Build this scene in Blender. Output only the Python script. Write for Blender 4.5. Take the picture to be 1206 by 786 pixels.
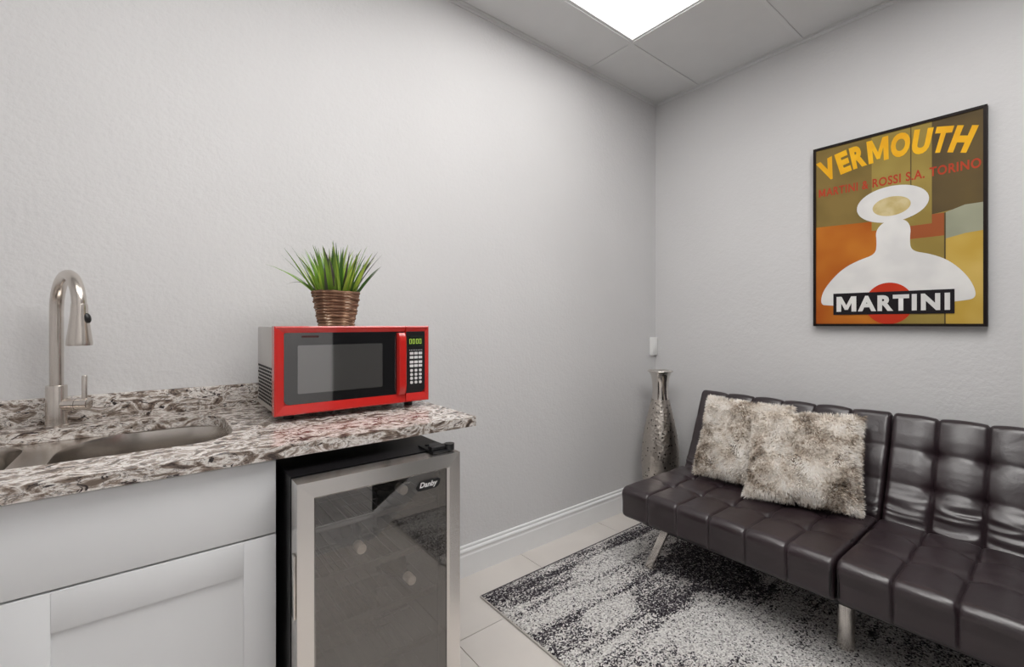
import bpy, bmesh, math, random
from mathutils import Vector, Matrix, noise
from mathutils.geometry import tessellate_polygon

random.seed(7)
sc = bpy.context.scene
COL = sc.collection
for o in list(bpy.data.objects):
    bpy.data.objects.remove(o, do_unlink=True)

# ------------------------------------------------------------------ camera
CAM_H = 1.210
cam_d = bpy.data.cameras.new('camera')
cam = bpy.data.objects.new('camera', cam_d)
COL.objects.link(cam)
cam_d.sensor_fit = 'HORIZONTAL'
cam_d.sensor_width = 36.0
cam_d.lens = 36.0 * 529.7 / 1206.0
cam_d.shift_y = -11.0 / 1206.0
cam_d.clip_start = 0.02
cam.location = (0, 0, CAM_H)
cam.rotation_euler = (math.radians(90), 0, math.radians(51.524 - 90))
sc.camera = cam

# ------------------------------------------------------------------ world, exposure
world = bpy.data.worlds.new('world')
sc.world = world
world.use_nodes = True
world.node_tree.nodes['Background'].inputs[0].default_value = (0.8, 0.85, 0.95, 1)
world.node_tree.nodes['Background'].inputs[1].default_value = 0.3
vs = sc.view_settings
vs.view_transform = 'Standard'
vs.look = 'None'
vs.exposure = 0.34
vs.gamma = 1.0
vs.use_curve_mapping = False
ADDED_PANEL_STRENGTH = 9.0          # two panels added out of view to brighten the room
PANEL_STRENGTH_NEAR = 3.2     # the one in view

# ------------------------------------------------------------------ room measures
XC, YC, ZC = 2.742, 1.838, 2.742        # the far corner and the ceiling
XL, YF = -1.30, -0.36                   # left wall, wall behind the photographer
YD = -1.34                              # recess beyond the diagonal wall

# ================================================================== helpers
ORG = {}                                # world origin of every object


def setp(o, label=None, cat=None, group=None, kind=None):
    if label: o['label'] = label
    if cat: o['category'] = cat
    if group: o['group'] = group
    if kind: o['kind'] = kind
    return o


def empty(name, loc, label, cat, group=None):
    o = bpy.data.objects.new(name, None)
    COL.objects.link(o)
    o.location = loc
    o.empty_display_size = 0.05
    ORG[o] = Vector(loc)
    return setp(o, label, cat, group)


def link(name, bm, mat, parent=None, smooth=False, auto=None):
    """one mesh object out of a bmesh in world coordinates, origin at its base"""
    vs_ = [v.co for v in bm.verts]
    lo = Vector((min(v.x for v in vs_), min(v.y for v in vs_), min(v.z for v in vs_)))
    hi = Vector((max(v.x for v in vs_), max(v.y for v in vs_), max(v.z for v in vs_)))
    org = Vector(((lo.x + hi.x) / 2, (lo.y + hi.y) / 2, lo.z))
    bmesh.ops.translate(bm, verts=bm.verts, vec=-org)
    me = bpy.data.meshes.new(name)
    if smooth:
        for f in bm.faces: f.smooth = True
    bm.to_mesh(me)
    bm.free()
    if isinstance(mat, (list, tuple)):
        for m in mat: me.materials.append(m)
    else:
        me.materials.append(mat)
    if auto is not None:
        me.set_sharp_from_angle(angle=math.radians(auto))
    o = bpy.data.objects.new(name, me)
    COL.objects.link(o)
    ORG[o] = org
    if parent is not None:
        o.parent = parent
        o.location = org - ORG[parent]
    else:
        o.location = org
    return o


def copy_at(src, loc, parent=None, name=None):
    o = src.copy()
    if name: o.name = name
    COL.objects.link(o)
    ORG[o] = Vector(loc)
    if parent is not None:
        o.parent = parent
        o.location = Vector(loc) - ORG[parent]
    else:
        o.location = loc
    return o


def bbox(bm, x0, x1, y0, y1, z0, z1, bevel=0.0, seg=2, M=None):
    r = bmesh.ops.create_cube(bm, size=1.0)
    vv = r['verts']
    for v in vv:
        v.co = Vector((x0 + (v.co.x + .5) * (x1 - x0), y0 + (v.co.y + .5) * (y1 - y0), z0 + (v.co.z + .5) * (z1 - z0)))
    if bevel > 0:
        ee = list({e for v in vv for e in v.link_edges})
        g = bmesh.ops.bevel(bm, geom=ee, offset=bevel, offset_type='OFFSET', segments=seg, profile=0.5, affect='EDGES', clamp_overlap=True)
        vv = list({v for f in g['faces'] for v in f.verts} | {v for v in vv if v.is_valid})
    if M is not None:
        bmesh.ops.transform(bm, matrix=M, verts=vv)
    return vv


def box(name, x0, x1, y0, y1, z0, z1, mat, parent=None, bevel=0.0, seg=2, smooth=None, M=None):
    bm = bmesh.new()
    bbox(bm, x0, x1, y0, y1, z0, z1, bevel, seg, M)
    return link(name, bm, mat, parent, smooth=bevel > 0, auto=35 if bevel > 0 else None)


def tube(bm, pts, rad, n=16, cap=True):
    """swept circle along pts; rad a number or a list"""
    pts = [Vector(p) for p in pts]
    m = len(pts)
    rads = rad if isinstance(rad, (list, tuple)) else [rad] * m
    rings = []
    up = None
    for i, p in enumerate(pts):
        t = (pts[min(i + 1, m - 1)] - pts[max(i - 1, 0)]).normalized()
        if up is None:
            up = Vector((0, 0, 1)) if abs(t.z) < .9 else Vector((1, 0, 0))
        s = t.cross(up).normalized()
        up = s.cross(t).normalized()
        rings.append([bm.verts.new(p + rads[i] * (math.cos(2 * math.pi * k / n) * s + math.sin(2 * math.pi * k / n) * up)) for k in range(n)])
    for a, b in zip(rings[:-1], rings[1:]):
        for k in range(n):
            bm.faces.new((a[k], a[(k + 1) % n], b[(k + 1) % n], b[k]))
    if cap:
        bm.faces.new(rings[0][::-1])
        bm.faces.new(rings[-1])
    return rings


def lathe(bm, prof, cx, cy, n=40, z0=0.0, fn=None, cap_bottom=True):
    rings = []
    for r, z in prof:
        ring = []
        for k in range(n):
            a = 2 * math.pi * k / n
            rr = r + (fn(a, z) if fn else 0)
            ring.append(bm.verts.new((cx + rr * math.cos(a), cy + rr * math.sin(a), z0 + z)))
        rings.append(ring)
    for a, b in zip(rings[:-1], rings[1:]):
        for k in range(n):
            bm.faces.new((a[k], a[(k + 1) % n], b[(k + 1) % n], b[k]))
    if cap_bottom:
        bm.faces.new(rings[0][::-1])
    return rings


def rrect(x0, x1, y0, y1, r, n=8):
    """rounded rectangle, counter-clockwise; r one radius or four (BR, TR, TL, BL)"""
    rs = r if isinstance(r, (list, tuple)) else [r] * 4
    out = []
    for (cx, cy, a0), q in zip(((x1, y0, -90), (x1, y1, 0), (x0, y1, 90), (x0, y0, 180)), rs):
        sx = -1 if cx == x1 else 1
        sy = -1 if cy == y1 else 1
        for k in range(n + 1):
            a = math.radians(a0 + 90 * k / n)
            out.append((cx + sx * q + q * math.cos(a), cy + sy * q + q * math.sin(a)))
    return out


def slab(bm, loops, z0, z1):
    """horizontal slab whose outline is loops[0] with holes loops[1:]"""
    flat = [p for l in loops for p in l]
    tris = tessellate_polygon([[Vector((p[0], p[1], 0)) for p in l] for l in loops])
    T = [bm.verts.new((p[0], p[1], z1)) for p in flat]
    B = [bm.verts.new((p[0], p[1], z0)) for p in flat]
    for t in tris:
        try:
            bm.faces.new([T[i] for i in t])
            bm.faces.new([B[i] for i in t][::-1])
        except ValueError:
            pass
    k = 0
    for l in loops:
        n = len(l)
        for i in range(n):
            a, b = k + i, k + (i + 1) % n
            bm.faces.new((T[a], T[b], B[b], B[a]))
        k += n
    bmesh.ops.recalc_face_normals(bm, faces=bm.faces)


def prism_x(bm, prof, x0, x1):
    """profile of (y, z) swept along x"""
    A = [bm.verts.new((x0, y, z)) for y, z in prof]
    B = [bm.verts.new((x1, y, z)) for y, z in prof]
    n = len(prof)
    for i in range(n):
        bm.faces.new((A[i], A[(i + 1) % n], B[(i + 1) % n], B[i]))
    bm.faces.new(A[::-1])
    bm.faces.new(B)
    bmesh.ops.recalc_face_normals(bm, faces=bm.faces)


# ================================================================== materials
def mat_new(name):
    m = bpy.data.materials.new(name)
    m.use_nodes = True
    nt = m.node_tree
    b = nt.nodes['Principled BSDF']
    return m, nt, b


def N(nt, kind, **kw):
    n = nt.nodes.new(kind)
    for k, v in kw.items():
        if k in n.inputs:
            n.inputs[k].default_value = v
        else:
            setattr(n, k, v)
    return n


def L(nt, a, b):
    nt.links.new(a, b)


def ramp(nt, fac, stops, interp='LINEAR'):
    r = nt.nodes.new('ShaderNodeValToRGB')
    r.color_ramp.interpolation = interp
    el = r.color_ramp.elements
    while len(el) < len(stops): el.new(0.5)
    for e, (p, c) in zip(el, stops):
        e.position = p
        e.color = (c[0], c[1], c[2], 1) if not isinstance(c, (int, float)) else (c, c, c, 1)
    L(nt, fac, r.inputs['Fac'])
    return r.outputs['Color']


def plain(name, col, rough=0.5, metal=0.0, spec=0.5, var=0.0, bump=0.0, bscale=200, coat=0.0, ior=1.5):
    m, nt, b = mat_new(name)
    b.inputs['Base Color'].default_value = (*col, 1)
    b.inputs['Roughness'].default_value = rough
    b.inputs['Metallic'].default_value = metal
    b.inputs['Specular IOR Level'].default_value = spec
    b.inputs['Coat Weight'].default_value = coat
    b.inputs['IOR'].default_value = ior
    tc = N(nt, 'ShaderNodeTexCoord')
    if var > 0:
        nz = N(nt, 'ShaderNodeTexNoise', Scale=6.0, Detail=4.0)
        L(nt, tc.outputs['Object'], nz.inputs['Vector'])
        c = ramp(nt, nz.outputs['Fac'], [(.3, [x * (1 - var) for x in col]), (.7, [min(1, x * (1 + var)) for x in col])])
        L(nt, c, b.inputs['Base Color'])
    if bump > 0:
        nz = N(nt, 'ShaderNodeTexNoise', Scale=float(bscale), Detail=3.0)
        L(nt, tc.outputs['Object'], nz.inputs['Vector'])
        bp = N(nt, 'ShaderNodeBump', Strength=bump, Distance=0.002)
        L(nt, nz.outputs['Fac'], bp.inputs['Height'])
        L(nt, bp.outputs['Normal'], b.inputs['Normal'])
    return m


def emission(name, col, strength):
    m, nt, b = mat_new(name)
    b.inputs['Base Color'].default_value = (*col, 1)
    b.inputs['Emission Color'].default_value = (*col, 1)
    b.inputs['Emission Strength'].default_value = strength
    return m


def wall_mat(name, col):
    m, nt, b = mat_new(name)
    b.inputs['Roughness'].default_value = 0.75
    b.inputs['Specular IOR Level'].default_value = 0.25
    geo = N(nt, 'ShaderNodeNewGeometry')
    big = N(nt, 'ShaderNodeTexNoise', Scale=1.3, Detail=3.0)
    L(nt, geo.outputs['Position'], big.inputs['Vector'])
    c = ramp(nt, big.outputs['Fac'], [(.3, [x * .97 for x in col]), (.7, [x * 1.03 for x in col])])
    L(nt, c, b.inputs['Base Color'])
    n1 = N(nt, 'ShaderNodeTexNoise', Scale=75.0, Detail=3.0, Roughness=0.55)
    n2 = N(nt, 'ShaderNodeTexNoise', Scale=24.0, Detail=2.0)
    L(nt, geo.outputs['Position'], n1.inputs['Vector'])
    L(nt, geo.outputs['Position'], n2.inputs['Vector'])
    ad = N(nt, 'ShaderNodeMath', operation='ADD')
    L(nt, n1.outputs['Fac'], ad.inputs[0])
    L(nt, n2.outputs['Fac'], ad.inputs[1])
    bp = N(nt, 'ShaderNodeBump', Strength=0.35, Distance=0.004)
    L(nt, ad.outputs[0], bp.inputs['Height'])
    L(nt, bp.outputs['Normal'], b.inputs['Normal'])
    return m


def brushed(name, col, rough, axis, amount=0.05):
    """brushed metal: fine streaks along one axis"""
    m, nt, b = mat_new(name)
    b.inputs['Metallic'].default_value = 1.0
    tc = N(nt, 'ShaderNodeTexCoord')
    mp = N(nt, 'ShaderNodeMapping')
    s = [1500.0, 1500.0, 1500.0]
    s[axis] = 12.0
    mp.inputs['Scale'].default_value = s
    L(nt, tc.outputs['Object'], mp.inputs['Vector'])
    nz = N(nt, 'ShaderNodeTexNoise', Scale=1.0, Detail=2.0)
    L(nt, mp.outputs['Vector'], nz.inputs['Vector'])
    c = ramp(nt, nz.outputs['Fac'], [(.3, [x * (1 - amount) for x in col]), (.7, [min(1, x * (1 + amount)) for x in col])])
    L(nt, c, b.inputs['Base Color'])
    r = ramp(nt, nz.outputs['Fac'], [(.3, rough * .85), (.7, rough * 1.15)])
    L(nt, r, b.inputs['Roughness'])
    return m


M_WALL = wall_mat('wall_paint', (0.665, 0.66, 0.664))
M_DARKWALL = plain('dark_paint', (0.02, 0.02, 0.022), 0.5)
M_TRIM = plain('trim_white', (0.84, 0.845, 0.85), 0.35, var=0.02)
M_CTILE = plain('ceiling_tile', (0.72, 0.72, 0.72), 0.85, var=0.02, bump=0.15, bscale=150)
M_GRID = plain('ceiling_grid', (0.72, 0.72, 0.72), 0.45)
M_GROUT = plain('grout', (0.50, 0.47, 0.44), 0.9)
M_LENS_ADDED = emission('light_lens_added', (1.0, 0.985, 0.965), ADDED_PANEL_STRENGTH)
M_LENS_NEAR = emission('light_lens_near', (1.0, 0.985, 0.965), PANEL_STRENGTH_NEAR)
M_CAB = plain('cabinet_white', (0.76, 0.77, 0.785), 0.4, var=0.015)
M_CABIN = plain('cabinet_inside', (0.5, 0.45, 0.38), 0.7)
M_STEEL = plain('brushed_steel', (0.78, 0.755, 0.73), 0.27, 1.0, var=0.02)
M_SINK = plain('sink_steel', (0.58, 0.54, 0.50), 0.24, 1.0, var=0.02)
M_NICKEL = plain('brushed_nickel', (0.66, 0.61, 0.565), 0.24, 1.0, var=0.02)
M_CHROME = plain('chrome', (0.72, 0.68, 0.64), 0.16, 1.0, var=0.03)
M_BLACK = plain('black_plastic', (0.008, 0.008, 0.009), 0.35)
M_RUBBER = plain('dark_rubber', (0.012, 0.012, 0.012), 0.6)
M_FRIDGE = plain('fridge_black', (0.008, 0.0075, 0.0085), 0.28, var=0.1)
M_LINER = plain('fridge_liner', (0.055, 0.05, 0.046), 0.5)
M_WIRE = plain('shelf_wire', (0.05, 0.047, 0.044), 0.45, 0.3)
M_RED = plain('red_plastic', (0.53, 0.014, 0.010), 0.24, coat=0.4, var=0.06)
M_MWBODY = plain('microwave_side', (0.55, 0.53, 0.51), 0.38, 1.0, var=0.02)
M_HOLE = plain('vent_black', (0.006, 0.006, 0.006), 0.8)
M_MWGLASS = plain('microwave_door_glass', (0.006, 0.006, 0.007), 0.035, ior=2.3)
M_MWWINDOW = plain('microwave_window_mesh', (0.06, 0.059, 0.057), 0.05, var=0.04, ior=3.2)
M_BTN = plain('button_white', (0.72, 0.72, 0.72), 0.4)
M_LED = emission('led_green', (0.42, 0.62, 0.08), 0.32)
M_DISPLAY = plain('display_glass', (0.006, 0.014, 0.007), 0.12)
M_LOGO = plain('logo_silver', (0.78, 0.78, 0.78), 0.35)
M_SWITCH = plain('switch_white', (0.88, 0.88, 0.87), 0.4)
M_SOIL = plain('pot_moss', (0.05, 0.045, 0.02), 0.95, var=0.3)
M_SEAM = plain('piping_black', (0.010, 0.008, 0.009), 0.45)
M_CAP = plain('bottle_cap', (0.88, 0.87, 0.85), 0.4)
M_BOTTLE = plain('bottle_glass', (0.035, 0.022, 0.012), 0.12, spec=0.7)
M_FRAME = plain('poster_frame', (0.012, 0.007, 0.006), 0.5, spec=0.15)
M_BINDING = plain('rug_binding', (0.50, 0.47, 0.44), 0.9)


def leather():
    m, nt, b = mat_new('dark_leather')
    geo = N(nt, 'ShaderNodeTexCoord')
    nz = N(nt, 'ShaderNodeTexNoise', Scale=5.0, Detail=4.0)
    L(nt, geo.outputs['Object'], nz.inputs['Vector'])
    c = ramp(nt, nz.outputs['Fac'], [(.3, (.020, .0118, .0145)), (.7, (.029, .0175, .0215))])
    L(nt, c, b.inputs['Base Color'])
    b.inputs['Roughness'].default_value = 0.32
    b.inputs['Specular IOR Level'].default_value = 0.8
    v = N(nt, 'ShaderNodeTexVoronoi', Scale=420.0)
    L(nt, geo.outputs['Object'], v.inputs['Vector'])
    n2 = N(nt, 'ShaderNodeTexNoise', Scale=14.0, Detail=3.0, Distortion=0.8)
    L(nt, geo.outputs['Object'], n2.inputs['Vector'])
    b1 = N(nt, 'ShaderNodeBump', Strength=0.10, Distance=0.0012)
    L(nt, v.outputs['Distance'], b1.inputs['Height'])
    b2 = N(nt, 'ShaderNodeBump', Strength=0.18, Distance=0.008)
    L(nt, n2.outputs['Fac'], b2.inputs['Height'])
    L(nt, b1.outputs['Normal'], b2.inputs['Normal'])
    L(nt, b2.outputs['Normal'], b.inputs['Normal'])
    return m


def granite():
    m, nt, b = mat_new('granite')
    geo = N(nt, 'ShaderNodeNewGeometry')
    mp = N(nt, 'ShaderNodeMapping')
    mp.inputs['Scale'].default_value = (0.75, 1.0, 1.5)
    mp.inputs['Rotation'].default_value = (0.2, 0.35, 0.3)
    L(nt, geo.outputs['Position'], mp.inputs['Vector'])
    n1 = N(nt, 'ShaderNodeTexNoise', Scale=21.0, Detail=8.0, Roughness=0.66, Distortion=1.0)
    L(nt, mp.outputs['Vector'], n1.inputs['Vector'])
    n2 = N(nt, 'ShaderNodeTexNoise', Scale=32.0, Detail=6.0, Roughness=0.66, Distortion=1.4)
    L(nt, mp.outputs['Vector'], n2.inputs['Vector'])
    c1 = ramp(nt, n1.outputs['Fac'], [(.33, (.05, .036, .031)), (.43, (.23, .175, .14)), (.478, (.56, .50, .455)),
                                      (.52, (.80, .77, .74)), (.56, (.44, .38, .335)), (.63, (.16, .12, .095))])
    veins = ramp(nt, n2.outputs['Fac'], [(.385, 1.0), (.425, 0.0), (.555, 0.0), (.585, 0.8), (.615, 0.0)])
    mx = N(nt, 'ShaderNodeMix', data_type='RGBA')
    L(nt, veins, mx.inputs['Factor'])
    L(nt, c1, mx.inputs['A'])
    mx.inputs['B'].default_value = (.035, .026, .026, 1)
    L(nt, mx.outputs['Result'], b.inputs['Base Color'])
    b.inputs['Roughness'].default_value = 0.22
    b.inputs['Specular IOR Level'].default_value = 0.6
    return m


def tile_mat():
    m, nt, b = mat_new('floor_tile')
    geo = N(nt, 'ShaderNodeNewGeometry')
    oi = N(nt, 'ShaderNodeObjectInfo')
    nz = N(nt, 'ShaderNodeTexNoise', Scale=3.0, Detail=6.0, Distortion=0.6)
    L(nt, geo.outputs['Position'], nz.inputs['Vector'])
    ad = N(nt, 'ShaderNodeMath', operation='MULTIPLY_ADD')
    L(nt, oi.outputs['Random'], ad.inputs[0])
    ad.inputs[1].default_value = 0.12
    L(nt, nz.outputs['Fac'], ad.inputs[2])
    c = ramp(nt, ad.outputs[0], [(.3, (.62, .58, .545)), (.75, (.70, .66, .625))])
    L(nt, c, b.inputs['Base Color'])
    b.inputs['Roughness'].default_value = 0.42
    return m


def rug_mat():
    m, nt, b = mat_new('rug_pile')
    geo = N(nt, 'ShaderNodeNewGeometry')
    P = geo.outputs['Position']

    def mapped(sx, sy, off=(0, 0, 0)):
        mp = N(nt, 'ShaderNodeMapping')
        mp.inputs['Scale'].default_value = (sx, sy, 0.0)
        mp.inputs['Location'].default_value = off
        L(nt, P, mp.inputs['Vector'])
        return mp.outputs['Vector']

    def math_(op, a, c, clamp=False):
        n = N(nt, 'ShaderNodeMath', operation=op, use_clamp=clamp)
        for i, v in enumerate((a, c)):
            if isinstance(v, (int, float)): n.inputs[i].default_value = v
            else: L(nt, v, n.inputs[i])
        return n.outputs[0]

    # probability of a dark tuft: streaks along x and soft woven patches
    streak = N(nt, 'ShaderNodeTexNoise', Scale=1.0, Detail=4.0, Roughness=0.55)
    L(nt, mapped(2.1, 24.0, (3.1, 0.7, 0)), streak.inputs['Vector'])
    big = N(nt, 'ShaderNodeTexNoise', Scale=1.0, Detail=2.0)
    L(nt, mapped(3.0, 3.6, (1.3, 4.2, 0)), big.inputs['Vector'])
    warp = N(nt, 'ShaderNodeTexNoise', Scale=1.0, Detail=4.0)
    L(nt, mapped(9.0, 16.0), warp.inputs['Vector'])
    p = math_('MULTIPLY_ADD', streak.outputs['Fac'], 2.2)
    p.node.inputs[2].default_value = -0.97
    q = math_('MULTIPLY_ADD', big.outputs['Fac'], 0.9)
    q.node.inputs[2].default_value = -0.22
    p = math_('ADD', p, q)

    def patch(p, cx, cy, rx, ry, amt):
        sub = N(nt, 'ShaderNodeVectorMath', operation='SUBTRACT')
        L(nt, P, sub.inputs[0])
        sub.inputs[1].default_value = (cx, cy, 0.012)
        mul = N(nt, 'ShaderNodeVectorMath', operation='MULTIPLY')
        L(nt, sub.outputs[0], mul.inputs[0])
        mul.inputs[1].default_value = (1 / rx, 1 / ry, 0)
        ln = N(nt, 'ShaderNodeVectorMath', operation='LENGTH')
        L(nt, mul.outputs[0], ln.inputs[0])
        w = math_('MULTIPLY_ADD', warp.outputs['Fac'], 1.4)
        w.node.inputs[2].default_value = -0.7
        d = math_('ADD', ln.outputs['Value'], w)
        mr = N(nt, 'ShaderNodeMapRange', interpolation_type='SMOOTHSTEP')
        mr.inputs['From Min'].default_value = 0.7
        mr.inputs['From Max'].default_value = 1.15
        mr.inputs['To Min'].default_value = amt
        mr.inputs['To Max'].default_value = 0.0
        L(nt, d, mr.inputs['Value'])
        return math_('ADD', p, mr.outputs['Result'])

    p = patch(p, 1.30, 1.57, 0.34, 0.075, 0.42)      # dark band in the corner
    p = patch(p, 2.15, 1.13, 0.24, 0.26, 0.85)       # black patch beside the sofa leg
    p = patch(p, 1.76, 1.16, 0.17, 0.16, 0.40)       # grey violet patch
    p = patch(p, 2.12, 1.58, 0.26, 0.05, 0.45)
    p = patch(p, 1.22, 1.27, 0.16, 0.05, 0.30)
    p = patch(p, 1.85, 1.48, 0.30, 0.07, -0.50)      # pale patches
    p = patch(p, 1.45, 1.37, 0.32, 0.05, -0.40)
    p = patch(p, 1.50, 1.22, 0.16, 0.07, -0.40)
    p = patch(p, 1.72, 0.90, 0.22, 0.16, -0.40)
    p = patch(p, 1.95, 0.60, 0.25, 0.30, -0.35)
    p = math_('MINIMUM', math_('MAXIMUM', p, 0.12), 0.86)
    vor = N(nt, 'ShaderNodeTexVoronoi', Scale=165.0)
    L(nt, mapped(1.0, 1.15), vor.inputs['Vector'])
    sep = N(nt, 'ShaderNodeSeparateColor')
    L(nt, vor.outputs['Color'], sep.inputs['Color'])
    fac = N(nt, 'ShaderNodeMapRange', interpolation_type='SMOOTHSTEP')
    L(nt, math_('SUBTRACT', p, sep.outputs[0]), fac.inputs['Value'])
    fac.inputs['From Min'].default_value = -0.14
    fac.inputs['From Max'].default_value = 0.14
    dark = ramp(nt, sep.outputs[1], [(.0, (.012, .010, .013)), (.6, (.045, .039, .048)), (1., (.16, .145, .16))])
    light = ramp(nt, sep.outputs[2], [(.0, (.40, .38, .37)), (.35, (.66, .64, .62)), (1., (.88, .86, .84))])
    mx = N(nt, 'ShaderNodeMix', data_type='RGBA')
    L(nt, fac.outputs['Result'], mx.inputs['Factor'])
    L(nt, light, mx.inputs['A'])
    L(nt, dark, mx.inputs['B'])
    L(nt, mx.outputs['Result'], b.inputs['Base Color'])
    b.inputs['Roughness'].default_value = 0.95
    b.inputs['Specular IOR Level'].default_value = 0.1
    bp = N(nt, 'ShaderNodeBump', Strength=0.8, Distance=0.006)
    L(nt, vor.outputs['Distance'], bp.inputs['Height'])
    L(nt, bp.outputs['Normal'], b.inputs['Normal'])
    return m


def fur_mat():
    m, nt, b = mat_new('faux_fur')
    tc = N(nt, 'ShaderNodeTexCoord')
    n1 = N(nt, 'ShaderNodeTexNoise', Scale=8.0, Detail=3.0, Distortion=0.6)
    L(nt, tc.outputs['Object'], n1.inputs['Vector'])
    n2 = N(nt, 'ShaderNodeTexNoise', Scale=95.0, Detail=2.0)
    L(nt, tc.outputs['Object'], n2.inputs['Vector'])
    a = N(nt, 'ShaderNodeMath', operation='MULTIPLY_ADD')
    L(nt, n2.outputs['Fac'], a.inputs[0])
    a.inputs[1].default_value = 0.55
    L(nt, n1.outputs['Fac'], a.inputs[2])
    c = ramp(nt, a.outputs[0], [(.64, (.95, .91, .86)), (.78, (.86, .79, .71)), (.89, (.45, .36, .28)), (1.0, (.09, .066, .05))])
    L(nt, c, b.inputs['Base Color'])
    b.inputs['Roughness'].default_value = 0.8
    b.inputs['Specular IOR Level'].default_value = 0.2
    return m


def glass_mat(name, tint, refl):
    """tinted sheet glass seen through, with a mirror-like sheen that follows the viewing angle"""
    m = bpy.data.materials.new(name)
    m.use_nodes = True
    nt = m.node_tree
    nt.nodes.clear()
    out = N(nt, 'ShaderNodeOutputMaterial')
    tr = N(nt, 'ShaderNodeBsdfTransparent')
    tr.inputs[0].default_value = (*tint, 1)
    gl = N(nt, 'ShaderNodeBsdfGlossy')
    gl.inputs['Color'].default_value = (.95, .95, .95, 1)
    gl.inputs['Roughness'].default_value = 0.015
    lw = N(nt, 'ShaderNodeLayerWeight', Blend=0.5)
    fr = N(nt, 'ShaderNodeMath', operation='POWER')
    L(nt, lw.outputs['Facing'], fr.inputs[0])
    fr.inputs[1].default_value = 4.0
    ad = N(nt, 'ShaderNodeMath', operation='ADD', use_clamp=True)
    L(nt, fr.outputs[0], ad.inputs[0])
    ad.inputs[1].default_value = refl
    mx = N(nt, 'ShaderNodeMixShader')
    L(nt, ad.outputs[0], mx.inputs[0])
    L(nt, tr.outputs[0], mx.inputs[1])
    L(nt, gl.outputs[0], mx.inputs[2])
    L(nt, mx.outputs[0], out.inputs['Surface'])
    return m


def vase_mat():
    m, nt, b = mat_new('hammered_silver')
    tc = N(nt, 'ShaderNodeTexCoord')
    v = N(nt, 'ShaderNodeTexVoronoi', Scale=62.0)
    L(nt, tc.outputs['Object'], v.inputs['Vector'])
    v2 = N(nt, 'ShaderNodeTexVoronoi', Scale=42.0)
    L(nt, tc.outputs['Object'], v2.inputs['Vector'])
    dots = ramp(nt, v2.outputs['Distance'], [(.17, 1.0), (.24, 0.0)])
    mx = N(nt, 'ShaderNodeMix', data_type='RGBA')
    L(nt, dots, mx.inputs['Factor'])
    mx.inputs['A'].default_value = (.60, .55, .50, 1)
    mx.inputs['B'].default_value = (.04, .035, .03, 1)
    L(nt, mx.outputs['Result'], b.inputs['Base Color'])
    b.inputs['Metallic'].default_value = 1.0
    b.inputs['Roughness'].default_value = 0.30
    bp = N(nt, 'ShaderNodeBump', Strength=0.45, Distance=0.005)
    L(nt, v.outputs['Distance'], bp.inputs['Height'])
    L(nt, bp.outputs['Normal'], b.inputs['Normal'])
    return m


def rope_mat():
    m, nt, b = mat_new('woven_rope')
    tc = N(nt, 'ShaderNodeTexCoord')
    mp = N(nt, 'ShaderNodeMapping')
    mp.inputs['Scale'].default_value = (40, 40, 160)
    L(nt, tc.outputs['Object'], mp.inputs['Vector'])
    nz = N(nt, 'ShaderNodeTexNoise', Scale=1.0, Detail=3.0)
    L(nt, mp.outputs['Vector'], nz.inputs['Vector'])
    c = ramp(nt, nz.outputs['Fac'], [(.32, (.08, .036, .02)), (.54, (.20, .10, .055)), (.63, (.38, .23, .14)), (.72, (.78, .67, .54))])
    L(nt, c, b.inputs['Base Color'])
    b.inputs['Roughness'].default_value = 0.75
    return m


def blade_mat(name, lo, hi):
    m, nt, b = mat_new(name)
    tc = N(nt, 'ShaderNodeTexCoord')
    sp = N(nt, 'ShaderNodeSeparateXYZ')
    L(nt, tc.outputs['Generated'], sp.inputs[0])
    c = ramp(nt, sp.outputs['Z'], [(0.05, lo), (.5, hi), (1., [x * .55 + .05 for x in hi])])
    L(nt, c, b.inputs['Base Color'])
    b.inputs['Roughness'].default_value = 0.38
    return m


M_LEATHER, M_GRANITE, M_TILE, M_RUG, M_FUR = leather(), granite(), tile_mat(), rug_mat(), fur_mat()
M_GLASS = glass_mat('tinted_door_glass', (.80, .77, .74), 0.125)
M_VASE, M_ROPE = vase_mat(), rope_mat()
M_BLADES = [blade_mat('leaf_green', (.07, .15, .015), (.24, .46, .04)),
            blade_mat('leaf_dark', (.03, .07, .012), (.07, .19, .03)),
            blade_mat('leaf_lime', (.16, .25, .03), (.44, .62, .08)),
            blade_mat('leaf_violet', (.04, .08, .02), (.10, .10, .075))]

# ================================================================== room shell
T = 0.10
floor = box('floor', XL - T, XC + T, YD - T, YC + T, -0.12, -0.004, M_GROUT)
setp(floor, 'pale beige square floor tiles with thin grey joints', 'floor', kind='structure')
ts = 0.61
tile_src = None
x_lines = [0.897 + ts * k for k in range(-4, 4)]
y_lines = [1.468 + ts * k for k in range(-5, 2)]
for i, xa in enumerate(x_lines):
    for j, ya in enumerate(y_lines):
        x0, x1 = max(xa, XL), min(xa + ts, XC)
        y0, y1 = max(ya, YD), min(ya + ts, YC)
        if x1 - x0 < .02 or y1 - y0 < .02: continue
        g = 0.0016
        full = x1 - x0 > ts - 1e-4 and y1 - y0 > ts - 1e-4
        if full and tile_src is not None:
            copy_at(tile_src, ((x0 + x1) / 2, (y0 + y1) / 2, -0.0045), floor)
        else:
            t = box('tile', x0 + g, x1 - g, y0 + g, y1 - g, -0.0045, 0.0, M_TILE, floor)
            if full: tile_src = t

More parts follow.
